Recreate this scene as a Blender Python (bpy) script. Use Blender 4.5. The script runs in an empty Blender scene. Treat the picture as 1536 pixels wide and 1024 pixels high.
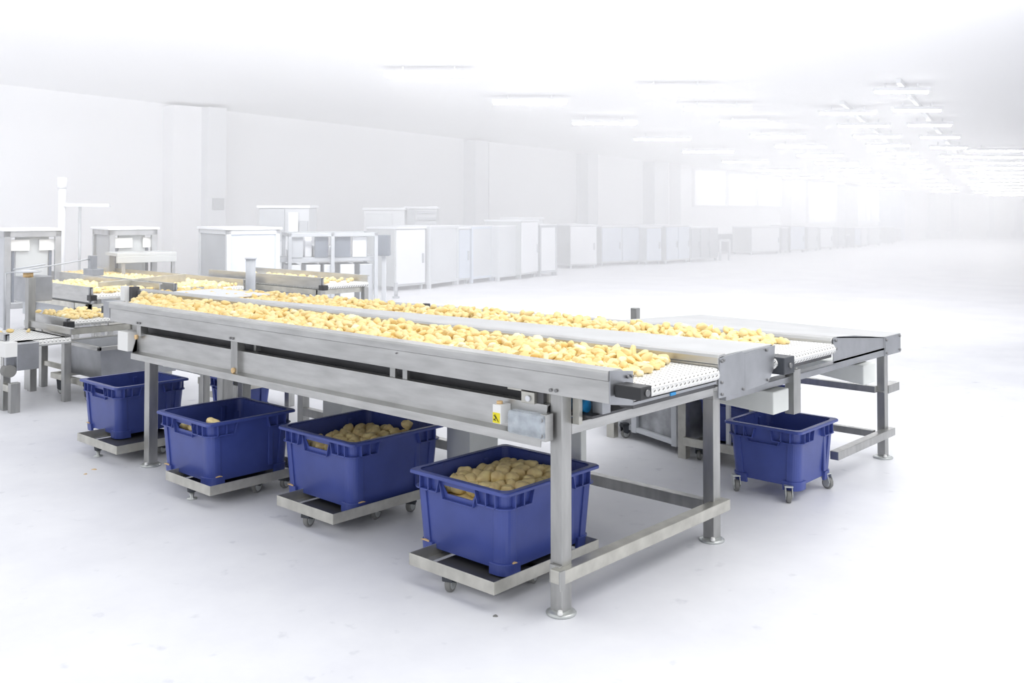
import bpy, bmesh, math, random
from mathutils import Vector, Matrix, noise
random.seed(7)
SC = bpy.context.scene
COL = SC.collection

# ------------------------------------------------------------------ camera
F_PX, PITCH, YAW, SHIFT = 1460.73, -0.0231, 2.3081, -231.86
CAM = Vector((2.3218, -2.8283, 1.5))
FWD = Vector((math.cos(PITCH)*math.cos(YAW), math.cos(PITCH)*math.sin(YAW), -math.sin(PITCH)))
RGT = Vector((math.sin(YAW), -math.cos(YAW), 0))
UPV = RGT.cross(FWD)
cd = bpy.data.cameras.new('camera'); cam = bpy.data.objects.new('camera', cd); COL.objects.link(cam)
cam.matrix_world = Matrix(((RGT.x, UPV.x, -FWD.x, CAM.x), (RGT.y, UPV.y, -FWD.y, CAM.y), (RGT.z, UPV.z, -FWD.z, CAM.z), (0, 0, 0, 1)))
cd.sensor_width = 36; cd.lens = 36*F_PX/1536
cd.shift_y = SHIFT/1536
cd.clip_end = 300
SC.camera = cam

def ray(x, y): return FWD + RGT*((x-768)/F_PX) - UPV*((y-512-SHIFT)/F_PX)
def pz(x, y, z=0.0):
    """the point at height z which the photograph shows at x, y"""
    d = ray(x, y); return CAM + d*((z-CAM.z)/d.z)
def pd(x, y, depth): return CAM + ray(x, y)*depth
HF = Vector((math.cos(YAW), math.sin(YAW), 0))   # hall direction away from the camera
def hall(lat, depth, z=0.0): return Vector((CAM.x, CAM.y, 0)) + RGT*lat + HF*depth + Vector((0, 0, z))

# ------------------------------------------------------------------ world, light, exposure
w = bpy.data.worlds.new('world'); SC.world = w; w.use_nodes = True
w.node_tree.nodes['Background'].inputs[0].default_value = (0.95, 0.965, 1.0, 1)
w.node_tree.nodes['Background'].inputs[1].default_value = .98
def area(name, loc, target, sx, sy, power, col=(1, 1, 1)):
    l = bpy.data.lights.new(name, 'AREA'); l.shape = 'RECTANGLE'; l.size = sx; l.size_y = sy; l.energy = power; l.color = col
    o = bpy.data.objects.new(name, l); COL.objects.link(o); o.location = loc
    o.rotation_euler = (Vector(target)-Vector(loc)).to_track_quat('-Z', 'Y').to_euler(); return o
area('added_key_light', (1.5, 1.5, 4.6), (-0.8, 0.9, 0), 4.0, 4.0, 130, (1, 0.99, 0.97))  # added key panel above the table for soft shadows, out of view
q_ = hall(-1, 9.5, 4.55); area('added_flood', q_, hall(-6, 28, 1.2), 16, 1.0, 820, (1, .99, .98))  # unseen flood added above the frame to brighten the deep hall
SC.view_settings.view_transform = 'Standard'; SC.view_settings.look = 'None'
SC.view_settings.gamma = 1; SC.view_settings.use_curve_mapping = False
SC.view_settings.exposure = 0.2
SC.cycles.volume_bounces = 2
SC.cycles.max_bounces = 8
SC.cycles.sample_clamp_indirect = 4

# ------------------------------------------------------------------ materials
MATS = {}
def mat(name, col, rough=.5, metal=0.0, emit=None, alpha=None, trans=0.0, noise_amt=0.0, nscale=20, bump=0.0, bscale=60, stretch=None, sss=0.0, spec=None):
    m = bpy.data.materials.new(name); m.use_nodes = True; nt = m.node_tree; b = nt.nodes['Principled BSDF']
    b.inputs['Base Color'].default_value = (*col, 1); b.inputs['Roughness'].default_value = rough; b.inputs['Metallic'].default_value = metal
    if spec is not None: b.inputs['Specular IOR Level'].default_value = spec
    if emit: b.inputs['Emission Color'].default_value = (*emit[0], 1); b.inputs['Emission Strength'].default_value = emit[1]
    if trans: b.inputs['Transmission Weight'].default_value = trans
    if alpha is not None: b.inputs['Alpha'].default_value = alpha
    tc = nt.nodes.new('ShaderNodeTexCoord'); mp = nt.nodes.new('ShaderNodeMapping'); nt.links.new(tc.outputs['Object'], mp.inputs[0])
    if stretch: mp.inputs['Scale'].default_value = stretch
    if noise_amt:
        n = nt.nodes.new('ShaderNodeTexNoise'); n.inputs['Scale'].default_value = nscale; n.inputs['Detail'].default_value = 6
        nt.links.new(mp.outputs[0], n.inputs[0])
        r = nt.nodes.new('ShaderNodeValToRGB'); r.color_ramp.elements[0].position = .3; r.color_ramp.elements[1].position = .7
        r.color_ramp.elements[0].color = (*[max(0, c*(1-noise_amt)) for c in col], 1); r.color_ramp.elements[1].color = (*[min(1, c*(1+noise_amt)) for c in col], 1)
        nt.links.new(n.outputs[0], r.inputs[0]); nt.links.new(r.outputs[0], b.inputs['Base Color'])
    if bump:
        n2 = nt.nodes.new('ShaderNodeTexNoise'); n2.inputs['Scale'].default_value = bscale; n2.inputs['Detail'].default_value = 4
        nt.links.new(mp.outputs[0], n2.inputs[0]); bp = nt.nodes.new('ShaderNodeBump'); bp.inputs['Strength'].default_value = bump; bp.inputs['Distance'].default_value = .01
        nt.links.new(n2.outputs[0], bp.inputs['Height']); nt.links.new(bp.outputs[0], b.inputs['Normal'])
    MATS[name] = m; return m
M = MATS
mat('steel', (.50, .50, .49), .34, .85, noise_amt=.13, nscale=5, bump=.05, bscale=120, stretch=(1, 1, 6))
mat('deck_steel', (.55, .555, .56), .55, .35, noise_amt=.06, nscale=4)
mat('steel_plate', (.40, .41, .43), .38, .8, noise_amt=.10, nscale=9)
mat('steel_leg', (.42, .42, .41), .35, .85, noise_amt=.15, nscale=8, stretch=(3, 3, .6))
mat('steel_warm', (.56, .55, .50), .38, .75, noise_amt=.14, nscale=14)
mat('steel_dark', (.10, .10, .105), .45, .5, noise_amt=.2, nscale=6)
mat('black', (.02, .021, .023), .4)
mat('dark_plastic', (.045, .05, .06), .45)
mat('blue_plastic', (.052, .078, .30), .34, noise_amt=.10, nscale=7, bump=.03, bscale=200)
mat('chute_grey', (.78, .80, .77), .5, .0, noise_amt=.04, nscale=6)
mat('white_paint', (.82, .82, .80), .45)
mat('yellow_label', (.80, .70, .02), .5)
mat('clear_cover', (.62, .68, .74), .15, .0, alpha=.45, noise_amt=.25, nscale=22)
mat('bolt_steel', (.25, .25, .25), .3, .9)
mat('motor_blue', (.02, .28, .62), .4)
mat('rubber_grey', (.22, .22, .21), .6)
mat('wheel_silver', (.55, .57, .56), .35, .6)
mat('potato_tan', (.92, .68, .34), .6, noise_amt=.25, nscale=22, bump=.15, bscale=60)
mat('peel_tan', (.72, .50, .25), .6, noise_amt=.2, nscale=40)
mat('cab_light', (.60, .62, .65), .45, .2, noise_amt=.03, nscale=2)
mat('cab_white', (.74, .755, .79), .45, .0, noise_amt=.02, nscale=2)
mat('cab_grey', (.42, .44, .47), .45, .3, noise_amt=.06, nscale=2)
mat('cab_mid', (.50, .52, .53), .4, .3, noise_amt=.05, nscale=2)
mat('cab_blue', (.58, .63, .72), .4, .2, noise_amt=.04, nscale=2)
mat('cab_dark', (.16, .18, .22), .45, .3, noise_amt=.1, nscale=2)
mat('wall', (.90, .905, .93), .7, noise_amt=.02, nscale=.6)
mat('ceiling', (.92, .925, .94), .8, noise_amt=.015, nscale=.5)
mat('window_light', (.9, .92, .95), .4, emit=((.95, .97, 1), .35))
mat('lamp', (.9, .9, .9), .5, emit=((1, .985, .97), 33.0))
mat('scuffed', (.36, .37, .39), .5, .3, noise_amt=.35, nscale=9)

def potato_mat(name, a, b_, c):
    m = bpy.data.materials.new(name); m.use_nodes = True; nt = m.node_tree; b = nt.nodes['Principled BSDF']
    b.inputs['Roughness'].default_value = .5
    g = nt.nodes.new('ShaderNodeNewGeometry'); r = nt.nodes.new('ShaderNodeValToRGB')
    oi = nt.nodes.new('ShaderNodeObjectInfo'); ad = nt.nodes.new('ShaderNodeMath'); ad.operation = 'ADD'; fr = nt.nodes.new('ShaderNodeMath'); fr.operation = 'FRACT'
    nt.links.new(g.outputs['Random Per Island'], ad.inputs[0]); nt.links.new(oi.outputs['Random'], ad.inputs[1]); nt.links.new(ad.outputs[0], fr.inputs[0])
    e = r.color_ramp.elements; e[0].color = (*a, 1); e[1].color = (*b_, 1); x = e.new(.9); x.color = (*c, 1); e[1 if e[1].position < .95 else 2].position
    nt.links.new(fr.outputs[0], r.inputs[0])
    n = nt.nodes.new('ShaderNodeTexNoise'); n.inputs['Scale'].default_value = 30; tc = nt.nodes.new('ShaderNodeTexCoord'); nt.links.new(tc.outputs['Object'], n.inputs[0])
    mx = nt.nodes.new('ShaderNodeMixRGB'); mx.blend_type = 'MULTIPLY'; mx.inputs[0].default_value = .12
    nt.links.new(r.outputs[0], mx.inputs[1]); nt.links.new(n.outputs[0], mx.inputs[2]); nt.links.new(mx.outputs[0], b.inputs['Base Color'])
    M[name] = m
potato_mat('potato_peeled', (.97, .80, .43), (1, .94, .68), (.90, .67, .28))

def belt_mat():
    m = bpy.data.materials.new('belt'); m.use_nodes = True; nt = m.node_tree; b = nt.nodes['Principled BSDF']; b.inputs['Roughness'].default_value = .45
    tc = nt.nodes.new('ShaderNodeTexCoord'); sx = nt.nodes.new('ShaderNodeSeparateXYZ'); nt.links.new(tc.outputs['Object'], sx.inputs[0])
    def mth(op, a, b2=None, c=None):
        n = nt.nodes.new('ShaderNodeMath'); n.operation = op
        for i, v in enumerate((a, b2, c)):
            if v is None: continue
            if isinstance(v, (int, float)): n.inputs[i].default_value = v
            else: nt.links.new(v, n.inputs[i])
        return n.outputs[0]
    # modular belt: staggered rows of small slots; the rows wrap round the end roller
    along = mth('SUBTRACT', sx.outputs[0], sx.outputs[2])
    u = mth('MULTIPLY', along, 42.0); row = mth('FLOOR', u); fu = mth('SUBTRACT', mth('FRACT', u), .5)
    v = mth('ADD', mth('MULTIPLY', sx.outputs[1], 34.0), mth('MULTIPLY', row, .5)); fv = mth('SUBTRACT', mth('FRACT', v), .5)
    d = mth('ADD', mth('POWER', mth('MULTIPLY', mth('ADD', fu, mth('MULTIPLY', fv, .5)), 2.6), 2.0), mth('POWER', mth('MULTIPLY', fv, 1.5), 2.0))
    mask = mth('LESS_THAN', d, .13)
    mx = nt.nodes.new('ShaderNodeMixRGB'); nt.links.new(mask, mx.inputs[0]); mx.inputs[1].default_value = (.86, .86, .84, 1); mx.inputs[2].default_value = (.17, .165, .15, 1)
    nt.links.new(mx.outputs[0], b.inputs['Base Color'])
    bp = nt.nodes.new('ShaderNodeBump'); bp.inputs['Strength'].default_value = .6; bp.inputs['Distance'].default_value = .006; nt.links.new(d, bp.inputs['Height']); nt.links.new(bp.outputs[0], b.inputs['Normal'])
    M['belt'] = m
belt_mat()

def floor_mat():
    m = bpy.data.materials.new('floor'); m.use_nodes = True; nt = m.node_tree; b = nt.nodes['Principled BSDF']
    tc = nt.nodes.new('ShaderNodeTexCoord'); n = nt.nodes.new('ShaderNodeTexNoise'); n.inputs['Scale'].default_value = 1.3; n.inputs['Detail'].default_value = 8
    n.inputs['Roughness'].default_value = .65
    nt.links.new(tc.outputs['Object'], n.inputs[0]); r = nt.nodes.new('ShaderNodeValToRGB')
    r.color_ramp.elements[0].position = .35; r.color_ramp.elements[0].color = (.74, .745, .785, 1)
    r.color_ramp.elements[1].position = .65; r.color_ramp.elements[1].color = (.82, .825, .855, 1)
    nt.links.new(n.outputs[0], r.inputs[0])
    n3 = nt.nodes.new('ShaderNodeTexNoise'); n3.inputs['Scale'].default_value = 9; n3.inputs['Detail'].default_value = 10; nt.links.new(tc.outputs['Object'], n3.inputs[0])
    r3 = nt.nodes.new('ShaderNodeValToRGB'); r3.color_ramp.elements[0].position = .22; r3.color_ramp.elements[0].color = (.55, .56, .6, 1); r3.color_ramp.elements[1].position = .36; r3.color_ramp.elements[1].color = (1, 1, 1, 1)
    nt.links.new(n3.outputs[0], r3.inputs[0])
    mx = nt.nodes.new('ShaderNodeMixRGB'); mx.blend_type = 'MULTIPLY'; mx.inputs[0].default_value = .5; nt.links.new(r.outputs[0], mx.inputs[1]); nt.links.new(r3.outputs[0], mx.inputs[2])
    nt.links.new(mx.outputs[0], b.inputs['Base Color'])
    b.inputs['Roughness'].default_value = .42; b.inputs['Specular IOR Level'].default_value = .35
    bp = nt.nodes.new('ShaderNodeBump'); bp.inputs['Strength'].default_value = .05; nt.links.new(n3.outputs[0], bp.inputs['Height']); nt.links.new(bp.outputs[0], b.inputs['Normal'])
    M['floor'] = m
floor_mat()

# ------------------------------------------------------------------ mesh helpers
I4 = Matrix.Identity(4)
def box(bm, x0, x1, y0, y1, z0, z1, T=I4):
    v = [bm.verts.new(T @ Vector(p)) for p in ((x0, y0, z0), (x1, y0, z0), (x1, y1, z0), (x0, y1, z0), (x0, y0, z1), (x1, y0, z1), (x1, y1, z1), (x0, y1, z1))]
    for f in ((0, 3, 2, 1), (4, 5, 6, 7), (0, 1, 5, 4), (1, 2, 6, 5), (2, 3, 7, 6), (3, 0, 4, 7)): bm.faces.new([v[i] for i in f])
def prism(bm, pts, ax, a, b, T=I4):
    """polygon in the plane across axis ax, pushed from a to b"""
    def P(p, t):
        q = [p[0], p[1]]; q.insert(ax, t); return T @ Vector(q)
    A = [bm.verts.new(P(p, a)) for p in pts]; B = [bm.verts.new(P(p, b)) for p in pts]; n = len(pts)
    bm.faces.new(A); bm.faces.new(B[::-1])
    for i in range(n): bm.faces.new([A[i], B[i], B[(i+1) % n], A[(i+1) % n]])
    bmesh.ops.recalc_face_normals(bm, faces=bm.faces)
def cyl(bm, p0, p1, r0, r1=None, n=20, smooth=True):
    r1 = r0 if r1 is None else r1
    p0 = Vector(p0); p1 = Vector(p1); d = (p1-p0).normalized(); u = d.orthogonal().normalized(); v = d.cross(u)
    A = []; B = []
    for i in range(n):
        a = 2*math.pi*i/n; c = u*math.cos(a)+v*math.sin(a); A.append(bm.verts.new(p0+c*r0)); B.append(bm.verts.new(p1+c*r1))
    bm.faces.new(A[::-1]); bm.faces.new(B)
    for i in range(n):
        f = bm.faces.new([A[i], A[(i+1) % n], B[(i+1) % n], B[i]]); f.smooth = smooth
def bar(bm, p0, p1, w, h, up=(0, 0, 1)):
    """rectangular bar from p0 to p1 (centre line), w across, h in the up direction"""
    p0 = Vector(p0); p1 = Vector(p1); d = (p1-p0).normalized(); s = d.cross(Vector(up)).normalized(); u = s.cross(d)
    c = [(-w/2, -h/2), (w/2, -h/2), (w/2, h/2), (-w/2, h/2)]
    A = [bm.verts.new(p0+s*a+u*b) for a, b in c]; B = [bm.verts.new(p1+s*a+u*b) for a, b in c]
    bm.faces.new(A[::-1]); bm.faces.new(B)
    for i in range(4): bm.faces.new([A[i], A[(i+1) % 4], B[(i+1) % 4], B[i]])
def lathe(bm, prof, c, n=24):
    rings = []
    for r, z in prof: rings.append([bm.verts.new((c[0]+r*math.cos(2*math.pi*i/n), c[1]+r*math.sin(2*math.pi*i/n), c[2]+z)) for i in range(n)])
    bm.faces.new(rings[0][::-1]); bm.faces.new(rings[-1])
    for a, b in zip(rings, rings[1:]):
        for i in range(n):
            f = bm.faces.new([a[i], a[(i+1) % n], b[(i+1) % n], b[i]]); f.smooth = True
def NB(): return bmesh.new()
def build(name, bm, m, parent=None, bevel=0.0, seg=2, label=None, origin=None):
    me = bpy.data.meshes.new(name)
    bmesh.ops.recalc_face_normals(bm, faces=bm.faces)
    if origin is not None: bmesh.ops.translate(bm, verts=bm.verts, vec=-Vector(origin))
    bm.to_mesh(me); bm.free(); me.materials.append(M[m])
    o = bpy.data.objects.new(name, me); COL.objects.link(o)
    if parent is not None: o.parent = parent; 
    if origin is not None: o.location = Vector(origin)
    if bevel:
        b = o.modifiers.new('bevel', 'BEVEL'); b.width = bevel; b.segments = seg; b.limit_method = 'ANGLE'; b.angle_limit = .7
    if label: o['label'] = label
    return o
def thing(name, label, cat, loc=(0, 0, 0), rz=0.0, group=None, world_parts=False):
    o = bpy.data.objects.new(name, None); COL.objects.link(o); o.location = loc; o.rotation_euler = (0, 0, rz); o.empty_display_size = .1
    return tag(o, label, cat, group)
def tag(o, label, cat, group=None, kind=None):
    o['label'] = label; o['category'] = cat
    if group: o['group'] = group
    if kind: o['kind'] = kind
    return o
def struct(o): o['kind'] = 'structure'; return o
def dup(o, parent=None):
    c = o.copy(); COL.objects.link(c); c.parent = parent
    for ch in list(o.children): dup(ch, c)
    return c

# ------------------------------------------------------------------ the hall
FLOOR = NB(); c = [hall(-30, -9), hall(52, -9), hall(52, 51), hall(-30, 51)]
box(FLOOR, -1, 1, -1, 1, 0, 0.2)
for v, p in zip(FLOOR.verts, [q+Vector((0, 0, -.2)) for q in c]+c): v.co = p
struct(build('floor', FLOOR, 'floor'))
def slab(name, pts, m, thick):
    bm = NB(); A = [bm.verts.new(p) for p in pts]; B = [bm.verts.new(Vector(p)+Vector(thick)) for p in pts]; n = len(A)
    bm.faces.new(A); bm.faces.new(B[::-1])
    for i in range(n): bm.faces.new([A[i], A[(i+1) % n], B[(i+1) % n], B[i]])
    return struct(build(name, bm, m))
def CZ(d): return 5.0-.053*d
# ceiling falls gently towards the far end
slab('ceiling', [hall(-30, 12, CZ(12)), hall(52, 12, CZ(12)), hall(52, 51.4, CZ(51.4)), hall(-30, 51.4, CZ(51.4))], 'ceiling', (0, 0, .2))
slab('wall_back', [hall(12, 51, 0), hall(52, 51, 0), hall(52, 51, 2.5), hall(12, 51, 2.5)], 'wall', HF*.3)
WL0 = (-16.5, 13.0); WL1 = (22.0, 51.0)
def wl(t, off=0.0):   # a point on the long left wall
    d = Vector((WL1[0]-WL0[0], WL1[1]-WL0[1])); n = Vector((d.y, -d.x)).normalized()
    return Vector((WL0[0], WL0[1])) + d*t + n*off
WD = Vector((WL1[0]-WL0[0], WL1[1]-WL0[1])).normalized()
NRM = RGT*WD.y - HF*WD.x          # out of the wall into the hall
slab('wall_left', [hall(*wl(0), 0), hall(*wl(1), 0), hall(*wl(1), CZ(51)+.1), hall(*wl(0), CZ(13)+.1)], 'wall', -NRM*.3)

# pilasters and pale openings on the long wall
def wall_t(px):
    s = (px-768)/F_PX   # lat = s*depth
    dx = WL1[0]-WL0[0]; dy = WL1[1]-WL0[1]
    return (s*WL0[1]-WL0[0])/(dx-s*dy)
k = 1
for px, wd, dp, hm in ((268, .75, .5, 'wall'), (300, .45, .8, 'cab_white'), (705, .5, .5, 'cab_white'), (728, .25, .3, 'wall'), (872, .5, .5, 'cab_light'), (975, .8, .5, 'cab_light'), (1010, .5, .5, 'wall'), (1180, 1.0, .5, 'wall'), (1262, 1.2, .5, 'cab_light'), (1328, 1.6, .6, 'cab_blue'), (1360, .8, .4, 'wall')):
    p = wl(wall_t(px), 0); q = hall(p.x, p.y); wdir = (RGT*WD.x+HF*WD.y)
    ang = math.atan2(wdir.y, wdir.x)
    bm = NB(); T = Matrix.Translation(q) @ Matrix.Rotation(ang, 4, 'Z'); sgn = 1 if (Matrix.Rotation(ang, 3, 'Z') @ Vector((0, 1, 0))).dot(NRM) > 0 else -1
    box(bm, -wd/2, wd/2, min(0, sgn*dp), max(0, sgn*dp), 0, CZ(p.y)-.05, T)
    struct(build('trim_%d' % k, bm, hm, bevel=.01)); k += 1
# tall translucent windows towards the far end of the long wall
kw = 1
for px, wd, z0, z1 in ((1063, 2.2, 1.6, 3.0), (1112, 2.2, 1.6, 2.9), (1150, 2.0, 1.6, 2.85), (1231, 2.6, .9, 2.75), (1291, 1.8, .9, 2.6), (1309, 1.8, .9, 2.6), (1338, 2.0, .9, 2.5)):
    p = wl(wall_t(px), 0); q = hall(p.x, p.y); wdir = (RGT*WD.x+HF*WD.y); ang = math.atan2(wdir.y, wdir.x)
    T = Matrix.Translation(q) @ Matrix.Rotation(ang, 4, 'Z'); sgn = 1 if (Matrix.Rotation(ang, 3, 'Z') @ Vector((0, 1, 0))).dot(NRM) > 0 else -1
    bm = NB()
    for a in ((-wd/2, -wd/2+.07, z0, z1), (wd/2-.07, wd/2, z0, z1), (-wd/2, wd/2, z0, z0+.06), (-wd/2, wd/2, z1-.06, z1)):
        box(bm, a[0], a[1], min(0, sgn*.12), max(0, sgn*.12), a[2], a[3], T)
    fr = struct(build('window_%d' % kw, bm, 'wall')); kw += 1
    bm = NB(); box(bm, -wd/2+.07, wd/2-.07, min(sgn*.02, sgn*.05), max(sgn*.02, sgn*.05), z0+.06, z1-.06, T); build('pane', bm, 'window_light' if 'window_light' in M else 'cab_white', fr)
# posts along the far wall
for px, wd in ((1398, .28), (1432, .28), (1487, .18), (1527, .28)):
    lat = (px-768)/F_PX*50.3; bm = NB(); q = hall(lat, 50.3); T = Matrix.Translation(q) @ Matrix.Rotation(math.atan2(RGT.y, RGT.x), 4, 'Z')
    box(bm, -wd/2, wd/2, -wd/2, wd/2, 0, CZ(50.3)-.02, T); box(bm, -wd, wd, -wd, wd, 0, .35, T)
    struct(build('trim_%d' % k, bm, 'cab_light')); k += 1

# ceiling lamps in long rows
RC = math.atan2(RGT.y, RGT.x)
def lamp(lat, d, ln, label, group, hang=.18, wd=.16):
    z = CZ(d)-hang
    bm = NB(); T = Matrix.Translation(hall(lat, d, z)) @ Matrix.Rotation(RC, 4, 'Z')
    box(bm, -ln/2, ln/2, -wd/2, wd/2, .03, .10, T); box(bm, -ln*.3, -ln*.3+.03, -.015, .015, .10, hang+.012, T); box(bm, ln*.3-.03, ln*.3, -.015, .015, .10, hang+.012, T)
    h = build('ceiling_lamp', bm, 'cab_white'); tag(h, label, 'lamp', group)
    bm = NB(); cyl(bm, T @ Vector((-ln/2+.03, 0, .015)), T @ Vector((ln/2-.03, 0, .015)), .03, n=10); build('tube', bm, 'lamp', h)
def row(p0, p1, n, ln, label, group):
    for i in range(n):
        t = i/(n-1); d = p0[1]+(p1[1]-p0[1])*t; lat = p0[0]+(p1[0]-p0[0])*t; lamp(lat, d, ln, label, group)
row((7.7, 19.2), (23.2, 47.6), 13, 1.1, 'white tube lamp in the steep ceiling row nearest the right edge', 'steep right ceiling lamp row')
row((7.6, 22), (20.8, 46.7), 13, 1.3, 'white tube lamp in the middle ceiling row above the far floor', 'middle ceiling lamp row')
row((3.2, 19), (17.6, 45), 12, 1.5, 'white tube lamp in the left ceiling row above the pale cabinets', 'left ceiling lamp row')
row((15.0, 29.5), (25.5, 49.3), 12, 2.6, 'long white lamp in the stacked lines at the right edge of the ceiling', 'wide right edge ceiling lamps')
row((-1.5, 17.5), (13.5, 42), 9, 1.6, 'white tube lamp on the pale ceiling nearest the long wall', 'ceiling lamps by the long wall')
# cable rails carrying the rows
def rail(p0, p1, label):
    bm = NB(); bar(bm, hall(p0[0], p0[1], CZ(p0[1])-.05), hall(p1[0], p1[1], CZ(p1[1])-.05), .09, .09); tag(build('cable_tray', bm, 'cab_light'), label, 'cable tray')
rail((7.4, 18.6), (23.6, 48.3), 'straight pale rail on the ceiling carrying the steep right lamp row')
rail((7.2, 21.2), (21.2, 47.4), 'straight pale rail on the ceiling carrying the middle lamp row')

# ------------------------------------------------------------------ the trim table conveyor
TB = thing('trim_table_conveyor', 'long stainless steel trim table with two white belts carrying peeled potatoes', 'conveyor', (0, 0, 0))
W, W2, L = 1.077, 3.065, 3.108
XR = .28
T2 = Matrix(((1, 0, 0, 0), (.0935, 1, 0, -.0935*XR), (0, 0, 1, 0), (0, 0, 0, 1)))   # the far belt runs slightly askew

# near side rail
bm = NB(); prism(bm, [(-.077, .822), (-.077, .899), (-.086, .903), (-.086, .929), (-.080, .937), (-.012, .937), (.002, .932), (.058, .872), (.058, .866), (-.004, .925), (-.070, .925), (-.072, .822)], 0, -3.478, XR)
build('side_rail', bm, 'steel', TB, .0015)
bm = NB(); prism(bm, [(.650, .842), (.650, .872), (.642, .876), (.642, .902), (.650, .912), (.70, .914), (.70, .906), (.655, .902), (.655, .842)], 0, -4.56, XR+.01)
build('side_rail', bm, 'steel', TB, .0015)
bm = NB(); prism(bm, [(1.735, .815), (1.735, .86), (1.745, .872), (1.79, .876), (1.80, .868), (1.80, .800), (1.79, .800), (1.79, .862), (1.748, .862), (1.742, .815)], 0, -4.9, XR-.005, T2)
build('side_rail', bm, 'steel', TB, .0015)
# joint brackets on the far rail
# middle deck between the belts
bm = NB(); pts = [(-4.5, .70), (XR, .70), (XR, 1.115), (-4.5, .702)]
prism(bm, [(-4.3, .70), (XR, .70), (XR, 1.12), (-4.3, .706)], 2, .898, .908); build('deck', bm, 'deck_steel', TB, .001)
bm = NB(); prism(bm, [(1.108, .905), (1.118, .905), (1.118, .845), (1.108, .845)], 0, -4.8, XR, T2); build('side_rail', bm, 'steel', TB)
# belts, rounded at the ends
def belt(x0, x1, y0, y1, z, T=I4, sk=0.0):
    bm = NB(); r = .026; prof = []
    for i in range(9):
        a = -math.pi/2+math.pi*i/8; prof.append((x1-r+r*math.cos(a), z-r+r*math.sin(a)))
    for i in range(9):
        a = math.pi/2+math.pi*i/8; prof.append((x0+r+r*math.cos(a), z-r+r*math.sin(a)))
    A = [bm.verts.new(T @ Vector((p[0], y0, p[1]))) for p in prof]; B = [bm.verts.new(T @ Vector((p[0]+(sk if p[0] < x0+.1 else 0), y1, p[1]))) for p in prof]
    bm.faces.new(A); bm.faces.new(B[::-1]); n = len(A)
    for i in range(n):
        f = bm.faces.new([A[i], A[(i+1) % n], B[(i+1) % n], B[i]])
    return build('belt', bm, 'belt', TB)
belt(-3.60, .30, .062, .640, .862, I4, -.92)
belt(-4.75, .30, 1.122, 1.732, .848, T2)
for T, y0, y1 in ((I4, .06, .64), (T2, 1.125, 1.73)):   # roller and the tray under each belt end
    bm = NB(); cyl(bm, T @ Vector((.272, y0+.01, .826)), T @ Vector((.272, y1-.01, .826)), .016); build('end_roller', bm, 'steel_dark', TB)
    bm = NB(); box(bm, .12, .285, y0, y1, .798, .808, T); build('drip_tray', bm, 'steel_plate', TB)
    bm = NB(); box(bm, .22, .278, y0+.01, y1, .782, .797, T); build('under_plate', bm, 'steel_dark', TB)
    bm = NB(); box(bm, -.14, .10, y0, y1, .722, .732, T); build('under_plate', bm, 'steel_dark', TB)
bm = NB(); box(bm, .283, .289, .30, .335, .798, .809); build('blue_tag', bm, 'motor_blue', TB, label='small blue tag under the belt end')
# end plates
bm = NB(); prism(bm, [(-.077, .820), (.062, .797), (.062, .921), (-.077, .938)], 0, XR, XR+.005); build('end_plate', bm, 'steel_plate', TB, .001)
bm = NB(); prism(bm, [(.648, .738), (.860, .738), (.860, .896), (.835, .908), (.648, .900)], 0, XR+.004, XR+.010); build('end_plate', bm, 'steel_plate', TB, .001)
bm = NB(); prism(bm, [(.864, .738), (1.07, .748), (1.118, .80), (1.135, .903), (.864, .893)], 0, XR+.002, XR+.008)
box(bm, .17, XR+.004, .648, 1.13, .893, .901); build('end_plate', bm, 'steel_plate', TB, .001)
for y, z in ((.67, .885), (.67, .80), (.672, .752), (.685, .888), (.845, .75), (1.06, .76), (1.05, .89), (-.05+.07, .905), (.045, .905)):
    bm = NB(); cyl(bm, (XR+.008, y, z), (XR+.016, y, z), .006, n=10); build('bolt', bm, 'bolt_steel', TB)
# black bearing blocks
for (x0, x1, y0, y1, z0, z1) in ((.29, .40, -.060, .010, .845, .89), (.20, .33, 1.135, 1.235, .775, .85)):
    bm = NB(); box(bm, x0, x1, y0, y1, z0, z1); bl = build('bearing_block', bm, 'black' if y0 < 0 else 'dark_plastic', TB, .004)
    bm = NB(); cyl(bm, (x1-.002, (y0+y1)/2+.004, (z0+z1)/2), (x1+.006, (y0+y1)/2+.004, (z0+z1)/2), .012, n=14); build('screw', bm, 'bolt_steel', bl)
bm = NB(); box(bm, -3.60, -3.478, -.075, -.03, .862, .905); build('bearing_block', bm, 'black', TB, .003)
bm = NB(); box(bm, -3.56, -3.478, -.08, .02, .84, .937); build('end_plate', bm, 'steel_plate', TB, .001)
bm = NB(); box(bm, -4.62, -4.56, .60, .66, .80, .93); build('end_plate', bm, 'steel_dark', TB, .002)
bm = NB(); box(bm, -4.66, -4.60, .56, .60, .80, .935); build('guide_plate', bm, 'white_paint', TB, .002)
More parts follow.
